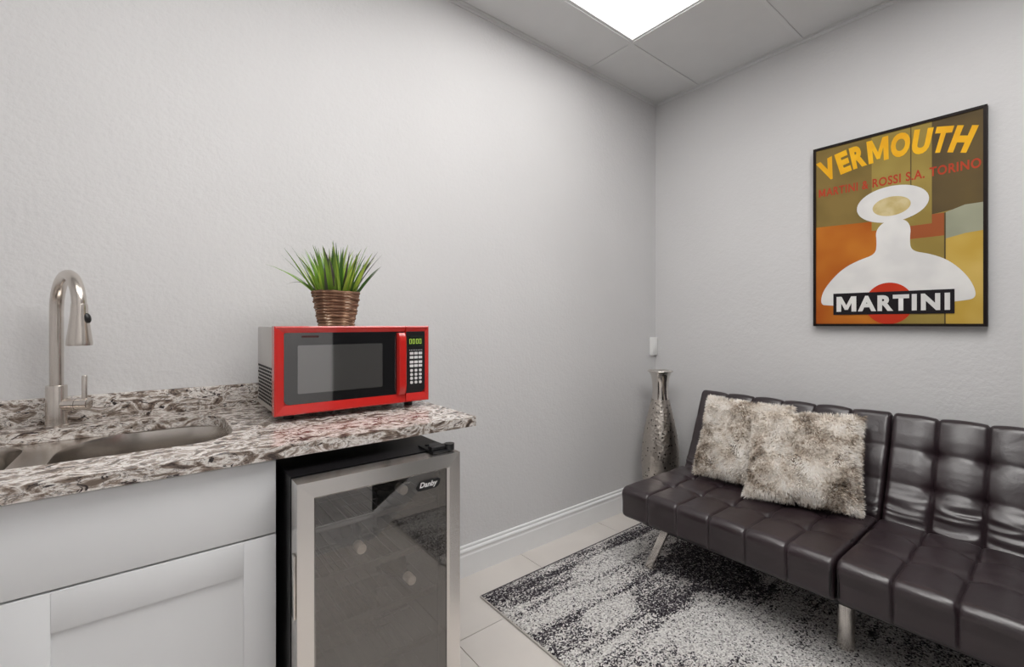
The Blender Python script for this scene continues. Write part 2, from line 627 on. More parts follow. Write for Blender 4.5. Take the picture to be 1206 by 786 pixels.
wall_b = setp(box('wall_back', XL - T, XC + T, YC, YC + T, -0.004, ZC + 0.12, M_WALL), 'pale grey textured wall behind the counter and microwave', 'wall', kind='structure')
wall_r = setp(box('wall_right', XC, XC + T, YD - T, YC, -0.004, ZC + 0.12, M_WALL), 'pale grey wall behind the sofa with framed poster', 'wall', kind='structure')
wall_l = setp(box('wall_left', XL - T, XL, YD - T, YC, -0.004, ZC + 0.12, M_WALL), 'pale grey wall at the sink end of the room', 'wall', kind='structure')
wall_f = setp(box('wall_front', XL, 0.965, YF - T, YF, -0.004, ZC + 0.12, M_WALL), 'pale grey wall behind the photographer', 'wall', kind='structure')
bm = bmesh.new()
slab(bm, [[(0.965, YF), (0.965, YF - 0.1), (1.86, YD - 0.02), (2.00, YD), (1.98, YD + 0.02)]], -0.004, ZC + 0.12)
wall_d = setp(link('wall_diagonal', bm, M_DARKWALL), 'dark painted diagonal wall behind the photographer', 'wall', kind='structure')
wall_n = setp(box('wall_recess', 1.85, XC, YD - T, YD, -0.004, ZC + 0.12, M_WALL), 'pale grey wall closing the room beyond the sofa', 'wall', kind='structure')

# baseboards with a stepped, rounded top
BBP = [(0, 0), (0.016, 0), (0.016, 0.098), (0.0135, 0.104), (0.0135, 0.112), (0.0165, 0.116), (0.017, 0.122), (0.014, 0.128),
       (0.009, 0.131), (0.009, 0.135), (0.0105, 0.139), (0.009, 0.144), (0.005, 0.146), (0, 0.146)]


def baseboard(name, a, b_, label):
    """from a to b along the wall foot, the wall on the left-hand side"""
    a, b_ = Vector((*a, 0)), Vector((*b_, 0))
    d = (b_ - a).normalized()
    nrm = Vector((d.y, -d.x, 0))
    bm = bmesh.new()
    A = [bm.verts.new(a + nrm * p + Vector((0, 0, z))) for p, z in BBP]
    B = [bm.verts.new(b_ + nrm * p + Vector((0, 0, z))) for p, z in BBP]
    n = len(BBP)
    for i in range(n):
        bm.faces.new((A[i], A[(i + 1) % n], B[(i + 1) % n], B[i]))
    bm.faces.new(A[::-1]); bm.faces.new(B)
    bmesh.ops.recalc_face_normals(bm, faces=bm.faces)
    return setp(link(name, bm, M_TRIM), label, 'baseboard', kind='structure')


baseboard('baseboard_back', (0.235, YC), (XC, YC), 'white moulded baseboard along the wall behind the vase')
baseboard('baseboard_right', (XC, YC - .017), (XC, YD), 'white moulded baseboard along the wall behind the sofa')
baseboard('baseboard_front', (0.965, YF), (XL, YF), 'white moulded baseboard behind the photographer')
baseboard('baseboard_diagonal', (1.98, YD + .02), (0.965, YF), 'white moulded baseboard on the diagonal wall')

# ceiling: slab, lay-in panels, grid bars, wall angle
ceil = setp(box('ceiling', XL - T, XC + T, YD - T, YC + T, ZC + 0.03, ZC + 0.12, M_CTILE), 'white suspended ceiling of large lay-in panels', 'ceiling', kind='structure')
cx_lines = [XL] + [2.046 - 1.22 * k for k in (2, 1, 0)] + [XC]
cy_lines = [YD] + [1.523 - 0.595 * k for k in (4, 3, 2, 1, 0)] + [YC]
LIGHTS = {(2, 4): 'bright rectangular recessed ceiling light panel nearest the room corner', (1, 3): 'added ceiling light panel, out of view above the sink and the photographer',
          (2, 2): 'added ceiling light panel, out of view over the near end of the rug'}
for i in range(len(cx_lines) - 1):
    for j in range(len(cy_lines) - 1):
        if (i, j) in LIGHTS: continue
        box('ceiling_panel', cx_lines[i] + .006, cx_lines[i + 1] - .006, cy_lines[j] + .006, cy_lines[j + 1] - .006, ZC + 0.004, ZC + 0.018, M_CTILE, ceil)
for x in cx_lines[1:-1]:
    box('grid_bar', x - .011, x + .011, YD, YC, ZC, ZC + 0.0039, M_GRID, ceil)
for y in cy_lines[1:-1]:
    box('grid_bar', XL, XC, y - .011, y + .011, ZC - .0004, ZC + 0.0035, M_GRID, ceil)
for n_, (x0, x1, y0, y1) in enumerate(((XL, XC, YC - .022, YC), (XC - .022, XC, YD, YC - .022)), 1):
    bm = bmesh.new()
    bbox(bm, x0, x1, y0, y1, ZC, ZC + .002)
    if n_ == 1: bbox(bm, x0, x1, y1 - .0025, y1, ZC - .0, ZC + .026)
    else: bbox(bm, x1 - .0025, x1, y0, y1, ZC - .0, ZC + .026)
    # thin caulked lip under the angle
    if n_ == 1: bbox(bm, x0, x1, y1 - .005, y1, ZC - .014, ZC)
    else: bbox(bm, x1 - .005, x1, y0, y1, ZC - .014, ZC)
    setp(link('trim_%d' % n_, bm, M_GRID), ('white metal edge angle where ceiling meets the counter wall', 'white metal edge angle where ceiling meets the poster wall')[n_ - 1], 'trim', kind='structure')

# ceiling light panels: the room's own near the corner, two added for brightness
for (i, j), lab in LIGHTS.items():
    x0, x1, y0, y1 = cx_lines[i], cx_lines[i + 1], cy_lines[j], cy_lines[j + 1]
    e = empty('ceiling_light', ((x0 + x1) / 2, (y0 + y1) / 2, ZC), lab, 'light')
    bm = bmesh.new()
    slab(bm, [[(x0 + .012, y0 + .012), (x1 - .012, y0 + .012), (x1 - .012, y1 - .012), (x0 + .012, y1 - .012)],
              [(x0 + .026, y0 + .026), (x0 + .026, y1 - .026), (x1 - .026, y1 - .026), (x1 - .026, y0 + .026)]], ZC + .0045, ZC + .016)
    link('frame', bm, M_GRID, e)
    box('diffuser', x0 + .02, x1 - .02, y0 + .02, y1 - .02, ZC + .0162, ZC + .022, M_LENS_NEAR if (i, j) == (2, 4) else M_LENS_ADDED, e)

# ================================================================== counter run
CZ = 0.925                                     # top of the stone
CY = 1.160                                     # front edge of the stone
CXR = 0.780                                    # free right end
hole = rrect(-0.62, 0.165, 1.305, 1.712, 0.115, 10)
bm = bmesh.new()
slab(bm, [[(XL, CY), (CXR, CY), (CXR, YC), (XL, YC)], hole], CZ - 0.030, CZ)
setp(link('countertop', bm, M_GRANITE), 'brown, white and black mottled granite countertop with sink cutout', 'countertop')
setp(box('backsplash', XL, CXR, YC - .02, YC, CZ, 1.000, M_GRANITE, bevel=.002), 'low granite backsplash strip along the wall behind the faucet', 'backsplash')

# sink: flange and two bowls hung under the stone
sink = empty('sink', (-0.2275, 1.508, 0.69), 'stainless steel double-bowl undermount sink in the granite counter', 'sink')
bowlR = rrect(-0.190, 0.185, 1.285, 1.730, [.11, .13, .20, .12], 12)
bowlL = rrect(-0.64, -0.255, 1.285, 1.730, [.15, .12, .12, .12], 12)
bm = bmesh.new()
slab(bm, [[(-.67, 1.255), (.215, 1.255), (.215, 1.760), (-.67, 1.760)], bowlR, bowlL], CZ - .0325, CZ - .0305)
link('flange', bm, M_SINK, sink)
for lp, dx in ((bowlR, -0.002), (bowlL, -0.4475)):
    cx = sum(p[0] for p in lp) / len(lp); cy = sum(p[1] for p in lp) / len(lp)
    bm = bmesh.new()
    rings = []
    for s, z in ((1.0, CZ - .0305), (.985, CZ - .04), (.97, CZ - .10), (.955, CZ - .185), (.93, CZ - .205), (.86, CZ - .217), (.6, CZ - .219), (.2, CZ - .224)):
        rings.append([bm.verts.new((cx + (p[0] - cx) * s, cy + (p[1] - cy) * s, z)) for p in lp])
    n = len(lp)
    for a, b_ in zip(rings[:-1], rings[1:]):
        for k in range(n):
            bm.faces.new((a[k], b_[k], b_[(k + 1) % n], a[(k + 1) % n]))
    bm.faces.new(rings[-1])
    link('bowl', bm, M_SINK, sink, smooth=True, auto=50)
    bm = bmesh.new()
    lathe(bm, [(.040, 0), (.045, .002), (.042, .004), (.03, .003), (.012, .0015), (.0005, .0015)], cx, cy, 28, CZ - .2235)
    link('drain', bm, M_CHROME, sink, smooth=True)

# faucet
fx, fy = -0.214, 1.772
fa = empty('faucet', (fx, fy, CZ), 'brushed nickel gooseneck pull-down kitchen faucet behind the sink', 'faucet')
bm = bmesh.new()
lathe(bm, [(.0265, 0), (.0265, .004), (.0235, .006), (.0225, .02), (.0225, .112), (.0215, .1145), (.016, .1145), (.0155, .1148), (.0005, .115)], fx, fy, 36, CZ)
link('base', bm, M_NICKEL, fa, smooth=True, auto=40)
ddx, ddy = 0.062, -0.168
dl = math.hypot(ddx, ddy); R_ = dl / 2
zt = 1.352 - R_ - .015
pts = [(fx, fy, CZ + .112), (fx, fy, CZ + .18), (fx, fy, CZ + .25), (fx, fy, zt - .02)]
for k in range(0, 19):
    a = math.pi * k / 18 * 1.0
    h = R_ * (1 - math.cos(a))
    pts.append((fx + ddx * h / dl, fy + ddy * h / dl, zt + R_ * 1.05 * math.sin(a)))
hx, hy = fx + ddx, fy + ddy
pts.append((hx, hy, 1.262))
bm = bmesh.new()
tube(bm, pts, .0148, 22)
link('spout', bm, M_NICKEL, fa, smooth=True, auto=40)
bm = bmesh.new()
lathe(bm, [(.0005, .108), (.0155, .108), (.0165, .104), (.0172, .085), (.0215, .045), (.0255, .012), (.0262, .004), (.0255, 0), (.021, 0), (.020, .004), (.0005, .004)][::-1], hx, hy, 32, 1.155, cap_bottom=False)
head = link('spray_head', bm, M_NICKEL, fa, smooth=True, auto=40)
bm = bmesh.new()
lathe(bm, [(.0005, 0), (.0195, 0), (.0195, .003), (.0005, .003)], hx, hy, 28, 1.1563, cap_bottom=False)
link('nozzle', bm, M_RUBBER, head, smooth=True, auto=40)
# oval thumb button on the side of the spray head, towards the room
bd = Vector((0.86, -0.50, 0)).normalized()
bm = bmesh.new()
bmesh.ops.create_uvsphere(bm, u_segments=16, v_segments=10, radius=1.0)
Mb = Matrix.Translation(Vector((hx, hy, 1.226)) + bd * .0195) @ Matrix.Rotation(math.atan2(bd.y, bd.x), 4, 'Z') @ Matrix.Rotation(math.radians(-12), 4, 'Y') @ Matrix.Diagonal((.006, .0085, .0135, 1))
bmesh.ops.transform(bm, matrix=Mb, verts=bm.verts)
link('spray_button', bm, M_BLACK, head, smooth=True)
# side lever: a horizontal barrel and an upright pin
ld = Vector((0.90, -0.43, 0)).normalized()
p0 = Vector((fx, fy, 0.985))
bm = bmesh.new()
tube(bm, [p0 + ld * .012, p0 + ld * .047], .0165, 22)
link('valve_barrel', bm, M_NICKEL, fa, smooth=True, auto=40)
bm = bmesh.new()
tube(bm, [p0 + ld * .0485, p0 + ld * .076, p0 + ld * .0775], [.0165, .0165, .0145], 22)
lev = link('lever', bm, M_NICKEL, fa, smooth=True, auto=40)
bm = bmesh.new()
pp = p0 + ld * .066
tube(bm, [pp + Vector((0, 0, .010)), pp + Vector((0, 0, .078)), pp + Vector((0, 0, .080))], [.0062, .0062, .005], 16)
link('lever_pin', bm, M_NICKEL, lev, smooth=True, auto=40)

# sink base cabinet
KX0, KX1 = -0.690, 0.228
KY = 1.200                                      # carcass front; doors stand 18 mm proud
cab = empty('base_cabinet', ((KX0 + KX1) / 2, 1.5, 0), 'white shaker sink cabinet under the granite counter', 'cabinet')
box('side_panel', KX1 - .018, KX1, KY - .001, YC, .0, CZ - .031, M_CAB, cab)
box('side_panel', KX0, KX0 + .018, KY - .001, YC, .0, CZ - .031, M_CAB, cab)
box('bottom_panel', KX0 + .018, KX1 - .018, KY, YC - .012, .10, .118, M_CABIN, cab)
box('back_panel', KX0 + .018, KX1 - .018, YC - .011, YC - .003, .118, CZ - .24, M_CABIN, cab)
box('toe_kick', KX0 + .018, KX1 - .018, KY + .06, KY + .075, 0, .10, M_CAB, cab)
bm = bmesh.new()
bbox(bm, KX0 + .018, KX1 - .018, KY, KY + .02, .860, CZ - .031)
bbox(bm, KX0 + .018, KX1 - .018, KY, KY + .02, .700, .730)
bbox(bm, -.25, -.19, KY, KY + .02, .118, .700)
link('face_frame', bm, M_CAB, cab)
DY0, DY1 = KY - .0195, KY - .0015
box('drawer_front', KX0 + .003, KX1 - .003, DY0, DY1, .7175, CZ - .036, M_CAB, cab, bevel=.002)
for xa, xb in ((-.2165, KX1 - .003), (KX0 + .003, -.2205)):
    d = box('door', xa + .058, xb - .058, DY0 + .005, DY1 - .002, .180, .650, M_CAB, cab)
    d['label'] = 'recessed flat door panel with raised frame'
    for a, b_, c, e in ((xa, xa + .066, .105, .7135), (xb - .066, xb, .105, .7135)):
        box('stile', a, b_, DY0, DY1, c, e, M_CAB, d, bevel=.0012)
    for c, e in ((.637, .7135), (.105, .181)):
        box('rail', xa + .066, xb - .066, DY0, DY1, c, e, M_CAB, d, bevel=.0012)

# ================================================================== beverage fridge
FX0, FX1, FYF, FYB, FZ = 0.243, 0.658, 1.118, 1.60, 0.860
fr = empty('beverage_fridge', ((FX0 + FX1) / 2, 1.35, 0), 'black glass-door beverage fridge with stainless door frame under the counter end', 'fridge')
w_ = .028
bm = bmesh.new()
bbox(bm, FX0, FX0 + w_, FYF, FYB, .025, FZ)
bbox(bm, FX1 - w_, FX1, FYF, FYB, .025, FZ)
bbox(bm, FX0 + w_, FX1 - w_, FYF, FYB, FZ - .03, FZ)
bbox(bm, FX0 + w_, FX1 - w_, FYF, FYB, .025, .10)
bbox(bm, FX0 + w_, FX1 - w_, FYB - .03, FYB, .10, FZ - .03)
link('body', bm, M_FRIDGE, fr)
bm = bmesh.new()
a, b_ = FX0 + w_, FX1 - w_
bbox(bm, a + .0005, a + .004, FYF + .004, FYB - .031, .101, FZ - .031)
bbox(bm, b_ - .004, b_ - .0005, FYF + .004, FYB - .031, .101, FZ - .031)
bbox(bm, a + .005, b_ - .005, FYF + .004, FYB - .036, .101, .105)
bbox(bm, a + .005, b_ - .005, FYF + .004, FYB - .036, FZ - .035, FZ - .031)
bbox(bm, a + .005, b_ - .005, FYB - .035, FYB - .031, .106, FZ - .036)
link('liner', bm, M_LINER, fr)
for sx in (FX0 + .05, FX1 - .05):
    for sy in (FYF + .05, FYB - .05):
        bm = bmesh.new()
        lathe(bm, [(.018, 0), (.018, .008), (.008, .010), (.008, .026)], sx, sy, 14)
        link('foot', bm, M_RUBBER, fr)
SHELVES = (.722, .598, .469, .335, .205)
sh_src = None
for z in SHELVES:
    if sh_src is None:
        bm = bmesh.new()
        for yy in (FYF + .025, FYF + .18, FYF + .33, FYB - .06):
            tube(bm, [(a + .006, yy, z - .005), (b_ - .006, yy, z - .005)], .003, 6)
        k = a + .018
        while k < b_ - .01:
            tube(bm, [(k, FYF + .022, z - .0005), (k, FYB - .05, z - .0005)], .0016, 5)
            k += .030
        bbox(bm, a + .006, b_ - .006, FYF + .010, FYF + .016, z - .012, z + .002)
        sh_src = link('wire_shelf', bm, M_WIRE, fr)
    else:
        o0 = ORG[sh_src]
        copy_at(sh_src, (o0.x, o0.y, o0.z + z - SHELVES[0]), fr)
# door: mitred stainless frame, gasket, glass, badge, hinge, side grip
GY0, GY1 = 1.055, 1.108
box('gasket', FX0 + .008, FX1 - .008, GY1 + .0005, FYF - .0005, .075, FZ - .012, M_RUBBER, fr).data
gk = [o for o in fr.children if o.name.startswith('gasket')][0]
# gasket is a ring, not a plate
bm = bmesh.new()
for (x0, x1, z0, z1) in ((FX0 + .008, FX0 + .03, .075, FZ - .012), (FX1 - .03, FX1 - .008, .075, FZ - .012), (FX0 + .03, FX1 - .03, .075, .098), (FX0 + .03, FX1 - .03, FZ - .034, FZ - .012)):
    bbox(bm, x0, x1, GY1 + .0005, FYF - .0005, z0, z1)
bmesh.ops.translate(bm, verts=bm.verts, vec=-ORG[gk])
bm.to_mesh(gk.data); bm.free()
dz0, dz1 = .062, FZ - .001
fw = .0345
door = None
P_out = [(FX0, dz0), (FX1, dz0), (FX1, dz1), (FX0, dz1)]
P_in = [(FX0 + fw, dz0 + fw), (FX1 - fw, dz0 + fw), (FX1 - fw, dz1 - fw), (FX0 + fw, dz1 - fw)]
for k, nm in enumerate(('bottom', 'right', 'top', 'left')):
    o1, o2, i2, i1 = P_out[k], P_out[(k + 1) % 4], P_in[(k + 1) % 4], P_in[k]
    bm = bmesh.new()
    e_ = .003
    fo = [(o1, e_), (o2, e_), (i2, 0.0), (i1, 0.0)]
    F_ = [bm.verts.new((p[0], GY0 + q, p[1])) for p, q in fo]
    # inner lip slopes back to the glass
    lip = .005
    def inn(p):
        return (p[0] + (lip if p[0] < .45 else -lip), p[1] + (lip if p[1] < .45 else -lip))
    I_ = [bm.verts.new((inn(i1)[0], GY0 + .006, inn(i1)[1])), bm.verts.new((inn(i2)[0], GY0 + .006, inn(i2)[1]))]
    B_ = [bm.verts.new((p[0], GY1, p[1])) for p in (o1, o2, inn(i2), inn(i1))]
    bm.faces.new((F_[0], F_[1], F_[2], F_[3]))
    bm.faces.new((F_[3], F_[2], I_[1], I_[0]))
    bm.faces.new((I_[0], I_[1], B_[2], B_[3]))
    bm.faces.new((F_[1], F_[0], B_[0], B_[1]))
    bm.faces.new((B_[0], B_[3], B_[2], B_[1]))
    bm.faces.new((F_[0], F_[3], I_[0], B_[3], B_[0]))
    bm.faces.new((F_[2], F_[1], B_[1], B_[2], I_[1]))
    bmesh.ops.recalc_face_normals(bm, faces=bm.faces)
    if door is None:
        door = link('door', bm, M_STEEL, fr)
        door['label'] = 'stainless framed glass door of the fridge'
    else:
        link('frame_rail', bm, M_STEEL, door)
gx0, gx1, gz0, gz1 = FX0 + fw, FX1 - fw, dz0 + fw, dz1 - fw
pane = box('glass_pane', gx0 + .0055, gx1 - .0055, GY0 + .008, GY0 + .012, gz0 + .0055, gz1 - .0055, M_GLASS, door)
box('grip', FX0 - .0045, FX0 - .0002, GY0 + .012, GY0 + .034, .56, .70, M_CHROME, door, bevel=.0015)


def text_mesh(name, s, size, offset=0.0, shear=0.0, space=1.0):
    cu = bpy.data.curves.new('tmp', 'FONT')
    cu.body = s
    cu.size = size
    cu.offset = offset
    cu.shear = shear
    cu.space_character = space
    cu.resolution_u = 4
    ob = bpy.data.objects.new('tmp', cu)
    COL.objects.link(ob)
    dg = bpy.context.evaluated_depsgraph_get()
    me = bpy.data.meshes.new_from_object(ob.evaluated_get(dg))
    bm = bmesh.new()
    bm.from_mesh(me)
    bpy.data.meshes.remove(me)
    bpy.data.objects.remove(ob, do_unlink=True)
    bpy.data.curves.remove(cu)
    return bm


def fit(bm, x0, x1, y0, y1):
    xs = [v.co.x for v in bm.verts]; ys = [v.co.y for v in bm.verts]
    ax, bx, ay, by = min(xs), max(xs), min(ys), max(ys)
    for v in bm.verts:
        v.co.x = x0 + (v.co.x - ax) / (bx - ax) * (x1 - x0)
        v.co.y = y0 + (v.co.y - ay) / (by - ay) * (y1 - y0)
        v.co.z = 0
    return bm


def to_front(bm, y):
    """flat text (x, y) onto a plane facing -Y"""
    for v in bm.verts:
        v.co = Vector((v.co.x, y, v.co.y))
    return bm


def to_poster(bm, X):
    """flat drawing (a right, b up) onto the wall facing -X; a runs along -Y"""
    for v in bm.verts:
        v.co = Vector((X, -v.co.x, v.co.y))
    return bm


# badge on the door glass
bm = bmesh.new()
loop = rrect(.531, .597, .776, .801, .0115, 6)
A = [bm.verts.new((p[0] + (p[1] - .788) * .35, GY0 + .0065, p[1])) for p in loop]
B = [bm.verts.new((p[0] + (p[1] - .788) * .35, GY0 + .0079, p[1])) for p in loop]
n = len(loop)
for i in range(n): bm.faces.new((A[i], A[(i + 1) % n], B[(i + 1) % n], B[i]))
bm.faces.new(A[::-1]); bm.faces.new(B)
bmesh.ops.recalc_face_normals(bm, faces=bm.faces)
link('badge', bm, M_BLACK, door)
link('badge_lettering', to_front(fit(text_mesh('t', 'Danby', .02, .0006, .25), .538, .590, .7795, .7975), GY0 + .0062), M_LOGO, door)
# top hinge on the right
bm = bmesh.new()
bbox(bm, .585, .650, 1.075, 1.165, FZ + .0002, FZ + .006, .002)
tube(bm, [(.640, 1.085, FZ + .004), (.640, 1.085, FZ + .020)], .014, 18)
bbox(bm, .585, .655, 1.082, 1.108, FZ + .006, FZ + .017, .004)
tube(bm, [(.603, 1.145, FZ + .004), (.603, 1.145, FZ + .010)], .006, 12)
link('hinge', bm, M_BLACK, fr, smooth=True, auto=40)

# three wine bottles lying on the shelves, caps to the door
spots = ((.528, SHELVES[0], 'bottle on the top fridge shelf below the badge, white cap to the glass'),
         (.413, SHELVES[1], 'bottle on the second fridge shelf, leftmost white cap'),
         (.552, SHELVES[2], 'bottle on the third fridge shelf, lowest white cap'))
for x, z, lab in spots:
    e = empty('wine_bottle', (x, 1.3, z + .0012), lab, 'bottle', 'bottles in the beverage fridge')
    zc = z + .0385
    bm = bmesh.new()
    tube(bm, [(x, 1.445, zc), (x, 1.44, zc), (x, 1.26, zc), (x, 1.235, zc), (x, 1.215, zc), (x, 1.20, zc), (x, 1.16, zc)], [.032, .0365, .0365, .032, .022, .0125, .0115], 20)
    link('glass_body', bm, M_BOTTLE, e, smooth=True, auto=40)
    bm = bmesh.new()
    tube(bm, [(x, 1.165, zc), (x, 1.135, zc), (x, 1.133, zc)], [.0128, .0128, .0118], 18)
    link('cap', bm, M_CAP, e, smooth=True, auto=40)

# ================================================================== microwave
MX0, MX1, MY, MYB, MZ0, MZ1 = 0.266, 0.755, 1.420, 1.715, 0.945, 1.204
mw = empty('microwave', ((MX0 + MX1) / 2, 1.57, CZ), 'red-fronted microwave oven with black door on the granite counter', 'microwave')
box('body', MX0 + .006, MX1 - .006, MY + .034, MYB, MZ0 + .003, MZ1 - .002, M_MWBODY, mw, bevel=.003)
for sx in (MX0 + .05, MX1 - .05):
    for sy in (MY + .06, MYB - .04):
        bm = bmesh.new()
        lathe(bm, [(.014, 0), (.015, .003), (.013, MZ0 - CZ + .003)], sx, sy, 16, CZ)
        link('foot', bm, M_RUBBER, mw, smooth=True, auto=40)
# red front: sloped picture-frame bezel, the door part and the control part
DX = 0.668                                   # seam between door and controls


def bezel(bm, x0, x1, open_left=False, open_right=False, t=.026, tb=.029):
    """frame of a rectangle, its faces sloping back to the recessed centre"""
    l = 0 if open_left else t
    r = 0 if open_right else .0125
    yf, yi, yb = MY, MY + .006, MY + .033
    O = [(x0, MZ0), (x1, MZ0), (x1, MZ1), (x0, MZ1)]
    I = [(x0 + l, MZ0 + tb), (x1 - r, MZ0 + tb), (x1 - r, MZ1 - .019), (x0 + l, MZ1 - .019)]
    c = .004
    Of = [bm.verts.new((p[0], yf + .002, p[1])) for p in O]
    Om = [bm.verts.new((p[0] + (c if k in (0, 3) and not open_left else -c if k in (1, 2) and not open_right else 0), yf, p[1] + (c if k < 2 else -c))) for k, p in enumerate(O)]
    If = [bm.verts.new((p[0], yi, p[1])) for p in I]
    Ib = [bm.verts.new((p[0], yi + .008, p[1])) for p in I]
    Ob = [bm.verts.new((p[0], yb, p[1])) for p in O]
    for k in range(4):
        j = (k + 1) % 4
        bm.faces.new((Ob[k], Ob[j], Of[j], Of[k]))
        bm.faces.new((Of[k], Of[j], Om[j], Om[k]))
        skip = (k == 1 and open_right) or (k == 3 and open_left)
        if not skip:
            bm.faces.new((Om[k], Om[j], If[j], If[k]))
            bm.faces.new((If[k], If[j], Ib[j], Ib[k]))
    bm.faces.new(Ob[::-1])
    bm.faces.new(Ib)
    bmesh.ops.remove_doubles(bm, verts=bm.verts, dist=1e-6)
    bmesh.ops.recalc_face_normals(bm, faces=bm.faces)


bm = bmesh.new()
bezel(bm, MX0, DX - .0008, open_right=True)
mdoor = link('door', bm, M_RED, mw)
mdoor['label'] = 'red framed microwave door with black glass'
bm = bmesh.new()
bezel(bm, DX + .0008, MX1, open_left=True)
mctl = link('control_panel', bm, M_RED, mw)
mctl['label'] = 'red edged black control panel with white buttons'


def front_plate(name, loop, y0, y1, mat, parent):
    bm = bmesh.new()
    A = [bm.verts.new((p[0], y0, p[1])) for p in loop]
    B = [bm.verts.new((p[0], y1, p[1])) for p in loop]
    n = len(loop)
    for i in range(n): bm.faces.new((A[i], A[(i + 1) % n], B[(i + 1) % n], B[i]))
    bm.faces.new(A[::-1]); bm.faces.new(B)
    bmesh.ops.recalc_face_normals(bm, faces=bm.faces)
    return link(name, bm, mat, parent)


front_plate('door_glass', rrect(MX0 + .0265, DX - .002, MZ0 + .0295, MZ1 - .0195, [.002, .002, .006, .016], 6), MY + .0065, MY + .0135, M_MWGLASS, mdoor)
front_plate('window', rrect(.329, .588, 1.004, 1.147, .004, 4), MY + .0058, MY + .0064, M_MWWINDOW, mdoor)
front_plate('sticker', rrect(.340, .388, 1.170, 1.176, .002, 4), MY + .0058, MY + .0064, plain('sticker_maroon', (.05, .012, .012), .4), mdoor)
# handle: a red bowed bar, standing off the door
bm = bmesh.new()
prof = []
for k in range(13):
    t_ = k / 12
    z = .973 + t_ * (1.181 - .973)
    prof.append((z, .004 + .010 * min(1, math.sin(math.pi * t_) * 4.0)))
prev = None
for z, off in prof:
    ring = [bm.verts.new(p) for p in ((.637, MY + .004, z), (.637, MY - off + .007, z), (.6405, MY - off, z), (.662, MY - off, z), (.6655, MY - off + .003, z), (.6655, MY + .004, z))]
    if prev:
        for i in range(6): bm.faces.new((prev[i], prev[(i + 1) % 6], ring[(i + 1) % 6], ring[i]))
    else:
        bm.faces.new(ring)
    prev = ring
bm.faces.new(prev[::-1])
bmesh.ops.recalc_face_normals(bm, faces=bm.faces)
link('handle', bm, M_RED, mdoor, smooth=True, auto=30)
# controls
front_plate('panel_face', rrect(DX + .002, MX1 - .013, MZ0 + .0295, MZ1 - .0195, [.016, .004, .002, .002], 6), MY + .0065, MY + .0135, M_BLACK, mctl)
front_plate('display', rrect(.679, .736, 1.134, 1.168, .002, 4), MY + .0058, MY + .0064, M_DISPLAY, mctl)
bm = bmesh.new()
for k in range(4):
    x0 = .684 + k * .0118 + (.0 if k < 2 else .0012)
    wd, ht, zz, s_ = .0078, .0165, 1.1425, .0014
    for (a0, a1, c0, c1) in ((0, wd, 0, s_), (0, wd, ht - s_, ht), (0, s_, 0, ht), (wd - s_, wd, 0, ht)):
        bbox(bm, x0 + a0, x0 + a1, MY + .0051, MY + .0057, zz + c0, zz + c1)
link('digits', bm, M_LED, mctl)
link('panel_lettering', to_front(fit(text_mesh('t', '- - - - - - - -', .006), .684, .732, 1.1195, 1.1215), MY + .0063), M_LOGO, mctl)
bsrc = {}
zrow = [1.1095, 1.0955, 1.0795, 1.0665, 1.0505, 1.0365, 1.0235, 1.0095]
for r_, z in enumerate(zrow):
    for c_ in range(3):
        x = .692 + c_ * .0165
        wide = r_ < 4
        w2, h2 = (.0066, .0044) if wide else (.0052, .0048)
        if wide not in bsrc:
            bsrc[wide] = front_plate('button', rrect(x - w2, x + w2, z - h2, z + h2, .0018 if wide else .0040, 4), MY + .0052, MY + .0064, M_BTN, mctl)
            b0 = (x, z); bsrc[(wide, 'p')] = b0
        else:
            s = bsrc[wide]; px_, pz_ = bsrc[(wide, 'p')]
            o0 = ORG[s]
            copy_at(s, (o0.x + x - px_, o0.y, o0.z + z - pz_), mctl)
# ventilation slots on the left side (small dark lozenges, staggered)
bm = bmesh.new()
for r_ in range(11):
    for c_ in range(9):
        yy = MYB - .022 - c_ * .0255 - (.012 if r_ % 2 else 0)
        zz = .968 + r_ * .0108
        bbox(bm, MX0 + .0050, MX0 + .0066, yy - .0085, yy + .0085, zz - .0032, zz + .0032)
v_ = link('vent_slots', bm, M_HOLE, mw)
v_['kind'] = 'stuff'

# ================================================================== potted grass on the microwave
px, py, pz = 0.481, 1.560, MZ1
pl = empty('potted_grass', (px, py, pz - .002), 'green artificial grass in a brown woven rope pot on the microwave', 'plant')
bm = bmesh.new()
lathe(bm, [(.052, 0), (.070, .108), (.066, .108), (.062, .095), (.0005, .093)], px, py, 36, pz - .0018)
link('pot', bm, M_SOIL, pl, smooth=True, auto=40)
ncoil = 12
for k in range(ncoil):
    t_ = k / (ncoil - 1)
    rr = .0535 + .0185 * t_
    zz = pz + .0045 + t_ * .1055
    bm = bmesh.new()
    nn = 40
    rings = []
    ph = random.random() * 6
    for i in range(nn):
        a = 2 * math.pi * i / nn
        r2 = rr + .0016 * math.sin(3 * a + ph)
        z2 = zz + .0016 * math.sin(2 * a + ph * 2)
        q = .0058 + .0006 * math.sin(9 * a + ph)
        if k == ncoil - 1: q *= 1.08
        rings.append([bm.verts.new(((px + (r2 + q * math.cos(b)) * math.cos(a)), py + (r2 + q * math.cos(b)) * math.sin(a), max(pz - .0018, z2 + q * math.sin(b)))) for b in [2 * math.pi * j / 7 for j in range(7)]])
    for i in range(nn):
        A, B = rings[i], rings[(i + 1) % nn]
        for j in range(7):
            bm.faces.new((A[j], B[j], B[(j + 1) % 7], A[(j + 1) % 7]))
    link('rope_coil', bm, M_ROPE, pl, smooth=True)
RIGHT = Vector((0.7829, -0.6222, 0))           # the long blades spread sideways along the counter wall
